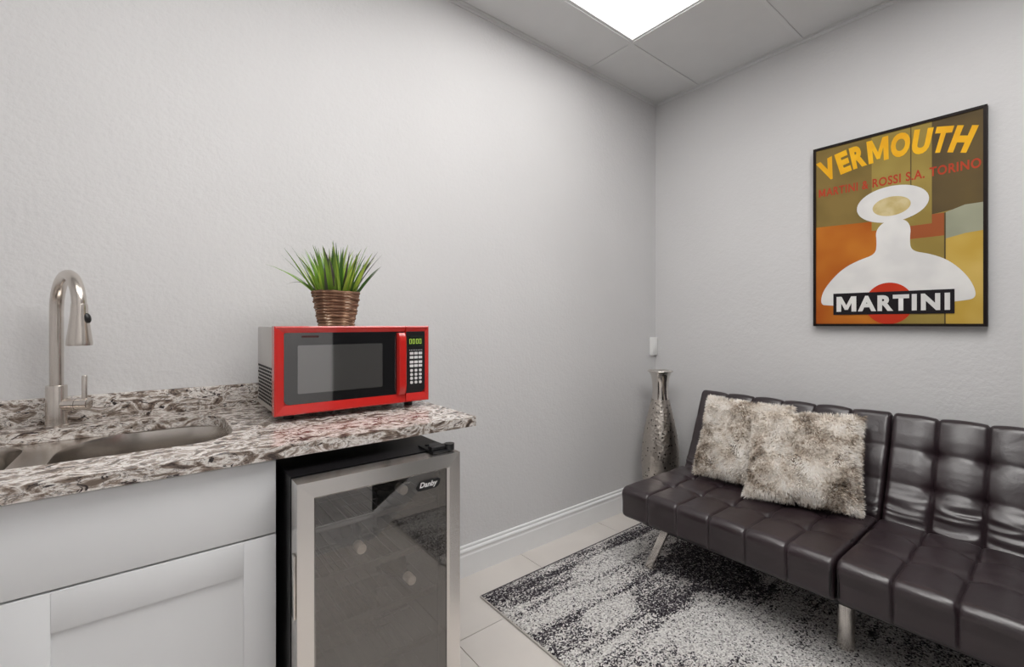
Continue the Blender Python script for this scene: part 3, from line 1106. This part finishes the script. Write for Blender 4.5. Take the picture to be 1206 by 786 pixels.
for k in range(125):
    a = random.random() * 2 * math.pi
    r0 = .055 * math.sqrt(random.random())
    base = Vector((px + r0 * math.cos(a), py + r0 * math.sin(a), pz + .088))
    ln = random.uniform(.135, .195)
    out = Vector((math.cos(a), math.sin(a), 0)) * (r0 / .055)
    lean = out * random.uniform(.25, .6) + Vector((random.uniform(-.18, .18), random.uniform(-.18, .18), 0))
    droop = random.uniform(.0, .35)
    if k < 4:                                    # the few that arch far to the left
        base = Vector((px, py, pz + .088)) - RIGHT * .045 + Vector((0, 0, 0))
        lean = -RIGHT * (1.15, 1.0, .85, .75)[k] + Vector((0, random.uniform(-.1, .1), 0)); ln = (.23, .19, .21, .15)[k]; droop = (.35, .4, .1, 1.3)[k]
    elif k < 7:
        base = Vector((px, py, pz + .088)) + RIGHT * .045
        lean = RIGHT * (.62, .5, .4)[k - 4]; ln = (.19, .19, .17)[k - 4]; droop = .15
    hdir = lean.normalized() if lean.length > 1e-3 else Vector((1, 0, 0))
    side = Vector((-hdir.y, hdir.x, 0))
    tw = random.uniform(-.9, .9)
    w0 = random.uniform(.0050, .0082)
    bm = bmesh.new()
    prev = None
    ns = 7
    d = (Vector((0, 0, 1)) + lean).normalized()
    p = base.copy()
    for i in range(ns + 1):
        t_ = i / ns
        w = w0 * (1.0 - t_ ** 2.2) + .0003
        s_ = (side * math.cos(tw) + hdir.cross(side) * 0 + hdir * math.sin(tw)).normalized()
        nrm = d.cross(s_).normalized()
        v3 = [bm.verts.new(p - s_ * w), bm.verts.new(p + nrm * w * .45), bm.verts.new(p + s_ * w)]
        if prev:
            bm.faces.new((prev[0], prev[1], v3[1], v3[0]))
            bm.faces.new((prev[1], prev[2], v3[2], v3[1]))
        prev = v3
        d = (d + (hdir * .8 - Vector((0, 0, .9))) * droop * t_ * .35).normalized()
        p = p + d * ln / ns
    link('leaf_blade', bm, M_BLADES[random.choice((0, 0, 0, 1, 1, 2, 2, 3))], pl, smooth=True)

# ================================================================== sofa (split-back convertible)
SX0, SX1, SZ0, SZ1 = 1.828, 2.388, 0.245, 0.392
SYT = 1.420                                      # far end
HW = 0.897                                       # width of one half
GAP = 0.006
sofa = empty('sofa', (2.2, SYT - HW, 0.012), 'dark brown tufted leather convertible sofa with split back against the wall', 'sofa')


def rounded_profile(la, lb, r, step):
    """closed outline of a rounded rectangle la x lb: list of (a, b, na, nb)"""
    out = []

    def seg(p, q, nrm):
        L_ = math.hypot(q[0] - p[0], q[1] - p[1]); n = max(1, int(L_ / step))
        for k in range(n):
            t = k / n
            out.append((p[0] + (q[0] - p[0]) * t, p[1] + (q[1] - p[1]) * t, nrm[0], nrm[1]))

    def arc(cx, cy, a0):
        n = max(3, int(r * 1.57 / step))
        for k in range(n):
            a = math.radians(a0 + 90 * k / n)
            out.append((cx + r * math.cos(a), cy + r * math.sin(a), math.cos(a), math.sin(a)))
    seg((r, 0), (la - r, 0), (0, -1)); arc(la - r, r, -90)
    seg((la, r), (la, lb - r), (1, 0)); arc(la - r, lb - r, 0)
    seg((la - r, lb), (r, lb), (0, 1)); arc(r, lb - r, 90)
    seg((0, lb - r), (0, r), (-1, 0)); arc(r, r, 180)
    return out


def cushion(name, W, la, lb, r, rows, origin, ua, ub, uw, wrinkle=None, seed=0, puff=.0055):
    """tufted block: a along ua, thickness b along ub, width along uw"""
    prof = rounded_profile(la, lb, r, .0055)
    cw = W / 6.0
    base = [0, .002, .004, .0065, .010, .015, .022, .031, .041, .052, .064]
    ws = set()
    for k in range(7):
        for q in base + [cw / 2]:
            for sg in (-1, 1):
                x_ = k * cw + sg * q
                if -1e-9 <= x_ <= W + 1e-9: ws.add(round(min(max(x_, 0), W), 5))
    ws = sorted(ws)
    bm = bmesh.new()
    R = .016
    rings = []
    for w in ws:
        dw = min(w, W - w)
        inset = R - math.sqrt(max(0, R * R - (R - dw) ** 2)) if dw < R else 0.0
        fw_ = (w / cw) % 1.0
        seam = min(fw_, 1 - fw_) * cw
        edge = w < cw * .5 or w > W - cw * .5
        if edge:
            seam = cw - w if w < cw else cw - (W - w)
            seam = abs(seam)
        ring = []
        for (a, b, na, nb) in prof:
            top = max(0.0, min(1.0, (b - lb * .55) / (lb * .35)))
            front = 1.0 if b > lb * .08 else 0.0
            dd = 0.0
            g = math.exp(-(seam / .0045) ** 2)
            dd -= .0065 * g * front
            # puffing between the seams
            u = min(1, seam / (cw * .5))
            dd += puff * (1 - (1 - u) ** 2.2) * (front * .35 + top * .65)
            if top > 0:
                rd = min(abs(a - q) for q in rows)
                sm = math.hypot(seam, rd)
                dd -= top * .0125 * math.exp(-(sm / .026) ** 2)
                dd -= top * .0045 * math.exp(-(sm / .009) ** 2)
                dd -= top * .0042 * math.exp(-(rd / .011) ** 2) * (.35 + .65 * math.exp(-(seam / .05) ** 2))
                dd += top * .003 * min(1, rd / .06)
                nn_ = noise.noise(Vector((w * 9 + seed, a * 9, seed * 3.1)))
                dd += top * .0022 * nn_
                if wrinkle and a < wrinkle:
                    f_ = min(1, (wrinkle - a) / .03) * min(1, a / .05)
                    cellf = min(1, seam / .018)
                    col_ = int(w / cw)
                    sag = .010 * math.cos((fw_ - .5) * 3.0)
                    q_ = Vector((w * 4.5 + col_ * 7.3, (a + sag) * 34, seed * 2.3 + col_ * 1.9))
                    rid = 1 - 2.2 * abs(noise.noise(q_))
                    dd += top * .0062 * f_ * cellf * rid
            off = dd - inset
            p = origin + ua * (a + na * off) + ub * (b + nb * off) + uw * w
            ring.append(bm.verts.new(p))
        rings.append(ring)
    n = len(prof)
    for A, B in zip(rings[:-1], rings[1:]):
        for k in range(n):
            bm.faces.new((A[k], A[(k + 1) % n], B[(k + 1) % n], B[k]))
    bm.faces.new(rings[0]); bm.faces.new(rings[-1])
    bmesh.ops.recalc_face_normals(bm, faces=bm.faces)
    return link(name, bm, M_LEATHER, sofa, smooth=True, auto=60)


lean = Vector((0.4155, 0, 0.9096))
bn = Vector((-0.9096, 0, 0.4155))
for half in range(2):
    yt = SYT - half * (HW + GAP)
    W = HW
    cushion('seat_cushion', W, SX1 - SX0, SZ1 - SZ0, .032, (.225, .415), Vector((SX0, yt, SZ0)), Vector((1, 0, 0)), Vector((0, 0, 1)), Vector((0, -1, 0)), seed=half + 1)
    bt = .095
    org = Vector((2.397, yt, 0.345)) - bn * bt
    cushion('backrest', W, .510, bt, .026, (.205, .355), org, lean, bn, Vector((0, -1, 0)), wrinkle=.175 if half else .12, seed=half + 11, puff=.0085)
# black piping down the facing ends of the two halves
ysp = SYT - HW - GAP / 2
for s in (-1, 1):
    yy = ysp + s * (GAP / 2 + .009)
    bm = bmesh.new()
    r = .03
    pts = [(SX0 - .002, yy, SZ0 + .03), (SX0 - .002, yy, SZ1 - r)] + [(SX0 - .002 + r * (1 - math.cos(t)), yy, SZ1 - r + .001 + r * math.sin(t)) for t in [math.radians(q) for q in (15, 30, 45, 60, 75, 90)]] + [(SX1 - .03, yy, SZ1 + .001)]
    tube(bm, pts, .0036, 8)
    link('seat_piping', bm, M_SEAM, sofa, smooth=True)
    bm = bmesh.new()
    o0 = Vector((2.397, yy, .345))
    tube(bm, [o0 + lean * q + bn * .001 for q in (.03, .2, .35, .475)] + [o0 + lean * .503 - bn * .012, o0 + lean * .512 - bn * .03, o0 + lean * .512 - bn * .07], .0036, 8)
    link('back_piping', bm, M_SEAM, sofa, smooth=True)
# metal underframe and legs
yb = SYT - 2 * HW - GAP
box('frame_rail', 1.90, 1.93, yb + .08, SYT - .08, SZ0 - .028, SZ0 - .001, M_BLACK, sofa)
box('frame_rail', 2.30, 2.33, yb + .08, SYT - .08, SZ0 - .028, SZ0 - .001, M_BLACK, sofa)


def slab_leg(x, ytop, yfoot):
    bm = bmesh.new()
    w, t = .030, .010
    q = []
    for (y, z) in ((yfoot, .0122), (ytop, SZ0 - .0015)):
        for sx in (-1, 1):
            for sy in (-1, 1):
                q.append(bm.verts.new((x + sx * t, y + sy * w * .62, z)))
    for f in ((0, 1, 3, 2), (4, 6, 7, 5), (0, 4, 5, 1), (2, 3, 7, 6), (0, 2, 6, 4), (1, 5, 7, 3)):
        bm.faces.new([q[i] for i in f])
    bmesh.ops.recalc_face_normals(bm, faces=bm.faces)
    bmesh.ops.bevel(bm, geom=bm.edges[:], offset=.002, segments=2, affect='EDGES')
    return link('leg', bm, M_CHROME, sofa, smooth=True, auto=40)


for x in (1.905, 2.31):
    slab_leg(x, 1.215, 1.315)
    slab_leg(x, yb + .205, yb + .105)
for x in (2.005, 2.31):
    bm = bmesh.new()
    lathe(bm, [(.025, 0), (.0275, .002), (.0275, .228), (.0275, SZ0 - .0135)], x, ysp + .015, 28, .0122)
    link('center_leg', bm, M_CHROME, sofa, smooth=True, auto=40)


# ================================================================== fur cushions
def fur_cushion(corner_bl, corner_br, up, th, label, seed, strands=17000):
    rnd = random.Random(seed)
    bl, br, up = Vector(corner_bl), Vector(corner_br), Vector(up)
    wv = br - bl
    nrm = wv.cross(up).normalized()
    if nrm.x > 0: nrm = -nrm
    wn, un = wv.normalized(), up.normalized()

    def surf(u, v, side):
        # u, v in -1..1; sides pulled in between the corners
        pu = u * (1 - .055 * (1 - v * v) * abs(u)); pv = v * (1 - .055 * (1 - u * u) * abs(v))
        h = th * (max(0, (1 - u ** 4)) ** .55) * (max(0, (1 - v ** 4)) ** .55)
        h *= 1 + .08 * noise.noise(Vector((u * 2 + seed, v * 2, 0)))
        return bl + wv * (pu + 1) / 2 + up * (pv + 1) / 2 + nrm * h * side

    e = empty('fur_pillow', (bl + br) / 2, label, 'pillow', 'faux fur pillows on the sofa')
    bm = bmesh.new()
    n = 28
    grid = {}
    for side in (1, -1):
        for i in range(n + 1):
            for j in range(n + 1):
                border = i in (0, n) or j in (0, n)
                if side == -1 and border:
                    grid[(side, i, j)] = grid[(1, i, j)]
                    continue
                u, v = math.sin((i / n - .5) * math.pi), math.sin((j / n - .5) * math.pi)
                grid[(side, i, j)] = bm.verts.new(surf(u, v, side))
        for i in range(n):
            for j in range(n):
                q = [grid[(side, i, j)], grid[(side, i + 1, j)], grid[(side, i + 1, j + 1)], grid[(side, i, j + 1)]]
                bm.faces.new(q if side == 1 else q[::-1])
    bmesh.ops.recalc_face_normals(bm, faces=bm.faces)
    link('cover', bm, M_FUR, e, smooth=True)
    verts, faces = [], []
    for k in range(strands):
        front = rnd.random() < .8
        side = 1 if front else -1
        if rnd.random() < .16:                       # the edges, for the shaggy outline
            u, v = rnd.uniform(-1, 1), rnd.choice((-1, 1)) * rnd.uniform(.93, 1)
            if rnd.random() < .5: u, v = v, u
        else:
            u, v = rnd.uniform(-1, 1), rnd.uniform(-1, 1)
        p = surf(u, v, side)
        eps = .02
        du = surf(min(1, u + eps), v, side) - surf(max(-1, u - eps), v, side)
        dv = surf(u, min(1, v + eps), side) - surf(u, max(-1, v - eps), side)
        nn = du.cross(dv)
        if nn.length < 1e-9: continue
        nn.normalize()
        if nn.dot(nrm) * side < 0: nn = -nn
        # the pile lies in locks that share a direction
        q = Vector((u * 3.2, v * 3.2, seed * 1.7))
        fx_ = noise.noise(q) * 1.3 + rnd.uniform(-.35, .35)
        fv_ = noise.noise(q + Vector((9, 4, 2))) * 1.3 - .35 + rnd.uniform(-.35, .35)
        outw = wn * (u ** 7) * .8 + un * (v ** 7) * .8
        d = (nn * .62 + wn * fx_ + un * fv_ + outw).normalized()
        ln = rnd.uniform(.013, .024)
        s = d.cross(nn)
        if s.length < 1e-6: s = wn.copy()
        s.normalize()
        s = (s + nn * rnd.uniform(-.4, .4)).normalized()
        w0 = rnd.uniform(.0009, .0018)
        tip = p + d * ln + Vector((0, 0, -.002))
        mid = p + d * ln * .55 + nn * .0015
        b0 = len(verts)
        verts += [p - s * w0, p + s * w0, mid + s * w0 * .8, mid - s * w0 * .8, tip]
        faces += [(b0, b0 + 1, b0 + 2, b0 + 3), (b0 + 3, b0 + 2, b0 + 4)]
    org = ORG[e]
    me = bpy.data.meshes.new('fur')
    me.from_pydata([v - org for v in verts], [], faces)
    me.materials.append(M_FUR)
    o = bpy.data.objects.new('fur', me)
    COL.objects.link(o)
    o.parent = e
    ORG[o] = org
    o['kind'] = 'stuff'
    return e


fur_cushion((2.285, 1.290, .412), (2.285, .862, .412), (.190, .012, .385), .075, 'cream and brown faux fur pillow at the back, nearer the vase', 3)
fur_cushion((2.150, .965, .412), (2.300, .560, .412), (.195, .040, .378), .075, 'cream and brown faux fur pillow in front, overlapping the other pillow', 8)

# ================================================================== floor vase
vx, vy = 2.522, 1.655
va = empty('floor_vase', (vx, vy, 0), 'tall hammered silver floor vase in the corner behind the sofa', 'vase')
vp = [(.062, 0), (.068, .006), (.078, .05), (.096, .14), (.111, .24), (.1165, .33), (.113, .42), (.102, .51), (.085, .60), (.066, .68), (.054, .735)]
prof = []
for (r0, z0), (r1, z1) in zip(vp[:-1], vp[1:]):
    for k in range(6):
        t_ = k / 6
        prof.append((r0 + (r1 - r0) * t_, z0 + (z1 - z0) * t_))
prof.append(vp[-1])
bm = bmesh.new()
lathe(bm, prof, vx, vy, 72, 0, fn=lambda a, z: .0016 * noise.noise(Vector((math.cos(a) * 9, math.sin(a) * 9, z * 62))))
link('body', bm, M_VASE, va, smooth=True)
bm = bmesh.new()
lathe(bm, [(.0545, .730), (.0490, .765), (.0475, .80), (.050, .84), (.0565, .880), (.066, .902), (.079, .910), (.0795, .9125), (.078, .9145), (.065, .908), (.053, .885), (.046, .84), (.044, .77)], vx, vy, 48, 0, cap_bottom=False)
link('neck', bm, M_CHROME, va, smooth=True, auto=60)

# ================================================================== rug
rx0, rx1, ry0, ry1 = 1.130, 2.66, -0.48, 1.645
rug = empty('area_rug', ((rx0 + rx1) / 2, (ry0 + ry1) / 2, 0), 'black, grey and cream distressed abstract area rug under the sofa', 'rug')
bm = bmesh.new()
nx, ny = 90, 120
gv = {}
for i in range(nx + 1):
    for j in range(ny + 1):
        x = rx0 + .004 + (rx1 - rx0 - .008) * i / nx; y = ry0 + .004 + (ry1 - ry0 - .008) * j / ny
        ed = i in (0, nx) or j in (0, ny)
        z = .006 if ed else .0105 + .0012 * noise.noise(Vector((x * 30, y * 30, 0)))
        gv[i, j] = bm.verts.new((x, y, z))
for i in range(nx):
    for j in range(ny):
        bm.faces.new((gv[i, j], gv[i + 1, j], gv[i + 1, j + 1], gv[i, j + 1]))
bd_ = [gv[i, 0] for i in range(nx + 1)] + [gv[nx, j] for j in range(1, ny + 1)] + [gv[i, ny] for i in range(nx - 1, -1, -1)] + [gv[0, j] for j in range(ny - 1, 0, -1)]
low = [bm.verts.new((v.co.x, v.co.y, .0004)) for v in bd_]
for k in range(len(bd_)):
    bm.faces.new((bd_[k], low[k], low[(k + 1) % len(bd_)], bd_[(k + 1) % len(bd_)]))
bm.faces.new(low[::-1])
link('pile', bm, M_RUG, rug, smooth=True)
for x in (rx0, rx1):
    bm = bmesh.new()
    tube(bm, [(x, ry0, .0042), (x, ry1, .0042)], .004, 8)
    link('edge_binding', bm, M_BINDING, rug, smooth=True, auto=40)
for y in (ry0, ry1):
    bm = bmesh.new()
    tube(bm, [(rx0, y, .0042), (rx1, y, .0042)], .0035, 8)
    link('edge_binding', bm, plain('rug_side', (.10, .09, .095), .9), rug, smooth=True, auto=40)

# ================================================================== wall switch in the corner
sw = empty('wall_switch', (2.704, YC - .008, .993), 'small white wall switch beside the room corner above the vase', 'switch')
box('plate', 2.672, 2.7365, YC - .020, YC - .0005, .996, 1.120, M_SWITCH, sw, bevel=.003)
box('rocker', 2.688, 2.7205, YC - .0245, YC - .0202, 1.026, 1.092, M_SWITCH, sw, bevel=.0015)

# ================================================================== framed poster
PX = 2.712                                       # picture plane; frame reaches back to the wall
py0, py1, pz0, pz1 = 0.234, 0.865, 1.200, 2.126
po = empty('framed_poster', (XC - .02, (py0 + py1) / 2, pz0), 'colourful vintage vermouth poster in thin dark frame above the sofa', 'picture')
fwid = .012
bm = bmesh.new()
for (a, b_, c, d) in ((py0, py0 + fwid, pz0, pz1), (py1 - fwid, py1, pz0, pz1), (py0 + fwid, py1 - fwid, pz0, pz0 + fwid), (py0 + fwid, py1 - fwid, pz1 - fwid, pz1)):
    bbox(bm, PX - .005, XC - .001, a, b_, c, d)
link('frame', bm, M_FRAME, po)
box('backing', PX + .0006, XC - .002, py0 + fwid, py1 - fwid, pz0 + fwid, pz1 - fwid, M_FRAME, po)


def paint(name, c1, c2=None, scale=5.0):
    m, nt, b = mat_new(name)
    c2 = c2 or [x * .8 for x in c1]
    geo = N(nt, 'ShaderNodeNewGeometry')
    nz = N(nt, 'ShaderNodeTexNoise', Scale=scale, Detail=2.0)
    L(nt, geo.outputs['Position'], nz.inputs['Vector'])
    L(nt, ramp(nt, nz.outputs['Fac'], [(.35, c2), (.65, c1)]), b.inputs['Base Color'])
    b.inputs['Roughness'].default_value = 0.6
    b.inputs['Specular IOR Level'].default_value = 0.15
    return m


def patch_poly(name, pts, mat, layer):
    """flat printed shape, points (y, z) on the poster"""
    bm = bmesh.new()
    X = PX - .0004 * layer
    tris = tessellate_polygon([[Vector((p[0], p[1], 0)) for p in pts]])
    V = [bm.verts.new((X, p[0], p[1])) for p in pts]
    for t in tris:
        bm.faces.new([V[i] for i in t])
    bmesh.ops.recalc_face_normals(bm, faces=bm.faces)
    for f in bm.faces:
        if f.normal.x > 0: f.normal_flip()
    return link(name, bm, mat, po)


def ell(cy, cz, ry, rz, n=48, wob=0.0):
    return [(cy + ry * (1 + wob * math.sin(7 * a)) * math.cos(a), cz + rz * (1 + wob * math.sin(7 * a)) * math.sin(a)) for a in [2 * math.pi * k / n for k in range(n)]]


iy0, iy1, iz0, iz1 = py0 + fwid, py1 - fwid, pz0 + fwid, pz1 - fwid
c_olive = paint('print_olive', (.24, .165, .05), (.17, .12, .035))
c_khaki = paint('print_khaki', (.36, .27, .07), (.28, .20, .05))
c_brown = paint('print_brown', (.13, .09, .035), (.085, .06, .03))
c_orange = paint('print_orange', (.52, .17, .02), (.38, .085, .01), 4)
c_rust = paint('print_rust', (.40, .11, .035))
c_yellow = paint('print_yellow', (.66, .47, .14), (.52, .34, .06), 4)
c_sage = paint('print_sage', (.36, .36, .26), (.28, .29, .21))
c_white = paint('print_white', (.76, .75, .73), (.68, .67, .66), 9)
c_cream = paint('print_cream', (.62, .52, .28), (.5, .38, .15), 20)
c_black = paint('print_black', (.014, .011, .014))
c_red = paint('print_red', (.56, .045, .015), (.50, .035, .012))
c_title = paint('print_title', (.90, .50, .02), (.80, .40, .015), 12)
c_text = paint('print_text', (.47, .06, .025), (.40, .045, .02))
patch_poly('print_ground', [(iy1, iz0), (iy1, iz1), (iy0, iz1), (iy0, iz0)], c_khaki, -1)
patch_poly('print_panel', [(iy1, 1.715), (iy1, iz1), (.62, iz1), (.62, 1.705)], c_olive, 0)
patch_poly('print_panel', [(.62, 1.66), (.62, iz1), (.405, iz1), (.405, 1.66)], c_khaki, 0)
patch_poly('print_panel', [(.405, 1.70), (.405, iz1), (iy0, iz1), (iy0, 1.72)], c_brown, 0)
patch_poly('print_panel', [(iy1, iz0), (iy1, 1.715), (.62, 1.705), (.62, 1.66), (.56, 1.66), (.56, iz0)], c_orange, 0)
patch_poly('print_panel', [(.56, 1.60), (.56, 1.66), (.405, 1.66), (.405, 1.70), (.362, 1.70), (.362, 1.60)], c_rust, 0)
patch_poly('print_panel', [(.56, iz0), (.56, 1.60), (.362, 1.60), (.362, iz0)], c_khaki, 0)
patch_poly('print_panel', [(.362, 1.585), (.362, 1.70), (.30, 1.722), (iy0, 1.722), (iy0, 1.605), (.30, 1.60)], c_sage, 1)
patch_poly('print_panel', [(.362, iz0), (.362, 1.585), (.30, 1.60), (iy0, 1.605), (iy0, iz0)], c_yellow, 0)
patch_poly('print_line', [(.478, 1.70), (.478, iz1), (.474, iz1), (.474, 1.70)], c_brown, 1)
patch_poly('print_line', [(.365, iz0), (.365, 1.70), (.360, 1.70), (.360, iz0)], c_brown, 2)
# plain generic stand-in for the drawn figure: a white bell under a white oval
bell = []
for (y, z) in ((.832, 1.312), (.826, 1.37), (.79, 1.43), (.735, 1.49), (.67, 1.525), (.605, 1.545), (.600, 1.60), (.605, 1.66), (.57, 1.70), (.50, 1.70), (.475, 1.66), (.480, 1.60), (.475, 1.545), (.41, 1.525), (.35, 1.49), (.30, 1.43), (.272, 1.37), (.266, 1.322), (.30, 1.31), (.55, 1.29), (.80, 1.305)):
    bell.append((y, z))
def smooth_loop(pts, it=3):
    for _ in range(it):
        q = []
        for a_, b2 in zip(pts, pts[1:] + pts[:1]):
            q.append((a_[0] * .75 + b2[0] * .25, a_[1] * .75 + b2[1] * .25))
            q.append((a_[0] * .25 + b2[0] * .75, a_[1] * .25 + b2[1] * .75))
        pts = q
    return pts


patch_poly('print_shape', smooth_loop(bell), c_white, 3)
patch_poly('print_shape', ell(.546, 1.775, .132, .085), c_white, 4)
patch_poly('print_shape', ell(.546, 1.765, .07, .045), c_cream, 5)
patch_poly('logo_disc', ell(.556, 1.308, .090, .098), c_red, 5)
patch_poly('logo_bar', [(.776, 1.257), (.776, 1.365), (.332, 1.363), (.332, 1.257)], c_black, 6)


def poster_text(name, bm, mat, layer):
    to_poster(bm, PX - .0004 * layer)
    for f in bm.faces:
        f.normal_update()
        if f.normal.x > 0: f.normal_flip()
    return link(name, bm, mat, po)


def block_m():
    """a heavy capital M in the unit square"""
    bm = bmesh.new()
    pts = [(0, 0), (.24, 0), (.24, .56), (.42, .12), (.58, .12), (.76, .56), (.76, 0), (1, 0), (1, 1), (.74, 1), (.5, .42), (.26, 1), (0, 1)]
    V = [bm.verts.new((p[0], p[1], 0)) for p in pts]
    for t in tessellate_polygon([[Vector((p[0], p[1], 0)) for p in pts]]):
        bm.faces.new([V[i] for i in t])
    return bm


poster_text('lettering', fit(block_m(), -.762, -.680, 1.2725, 1.348), c_white, 7)
poster_text('lettering', fit(text_mesh('t', 'ARTINI', .1, .0050, 0, 1.22), -.674, -.346, 1.2725, 1.348), c_white, 7)
poster_text('lettering', fit(block_m(), -.840, -.811, 1.869, 1.909), c_text, 4)
poster_text('lettering', fit(text_mesh('t', 'ARTINI & ROSSI S.A. TORINO', .05, .0011, 0, 1.10), -.807, -.252, 1.868, 1.910), c_text, 4)
# the title on a shallow arch, each letter turned with it
title = 'VERMOUTH'
wid = [.074, .054, .062, .082, .072, .066, .058, .068]
Rt, yc_, zc_ = .735, .556, 1.988 - .735
tot = sum(wid)
pos = -tot / 2
for ch, w in zip(title, wid):
    ang = (pos + w / 2) / Rt
    pos += w
    bm = fit(block_m() if ch == 'M' else text_mesh('t', ch, .14, .008), -w / 2 + .003, w / 2 - .003, 0, .112)
    for v in bm.verts:
        v.co.x *= 1 + .10 * v.co.y / .112
    ca, sa = math.cos(ang), math.sin(ang)
    for v in bm.verts:
        x, y = v.co.x, v.co.y + Rt
        v.co.x, v.co.y = x * ca + y * sa - yc_, -x * sa + y * ca + zc_
    poster_text('title_letter', bm, c_title, 4)
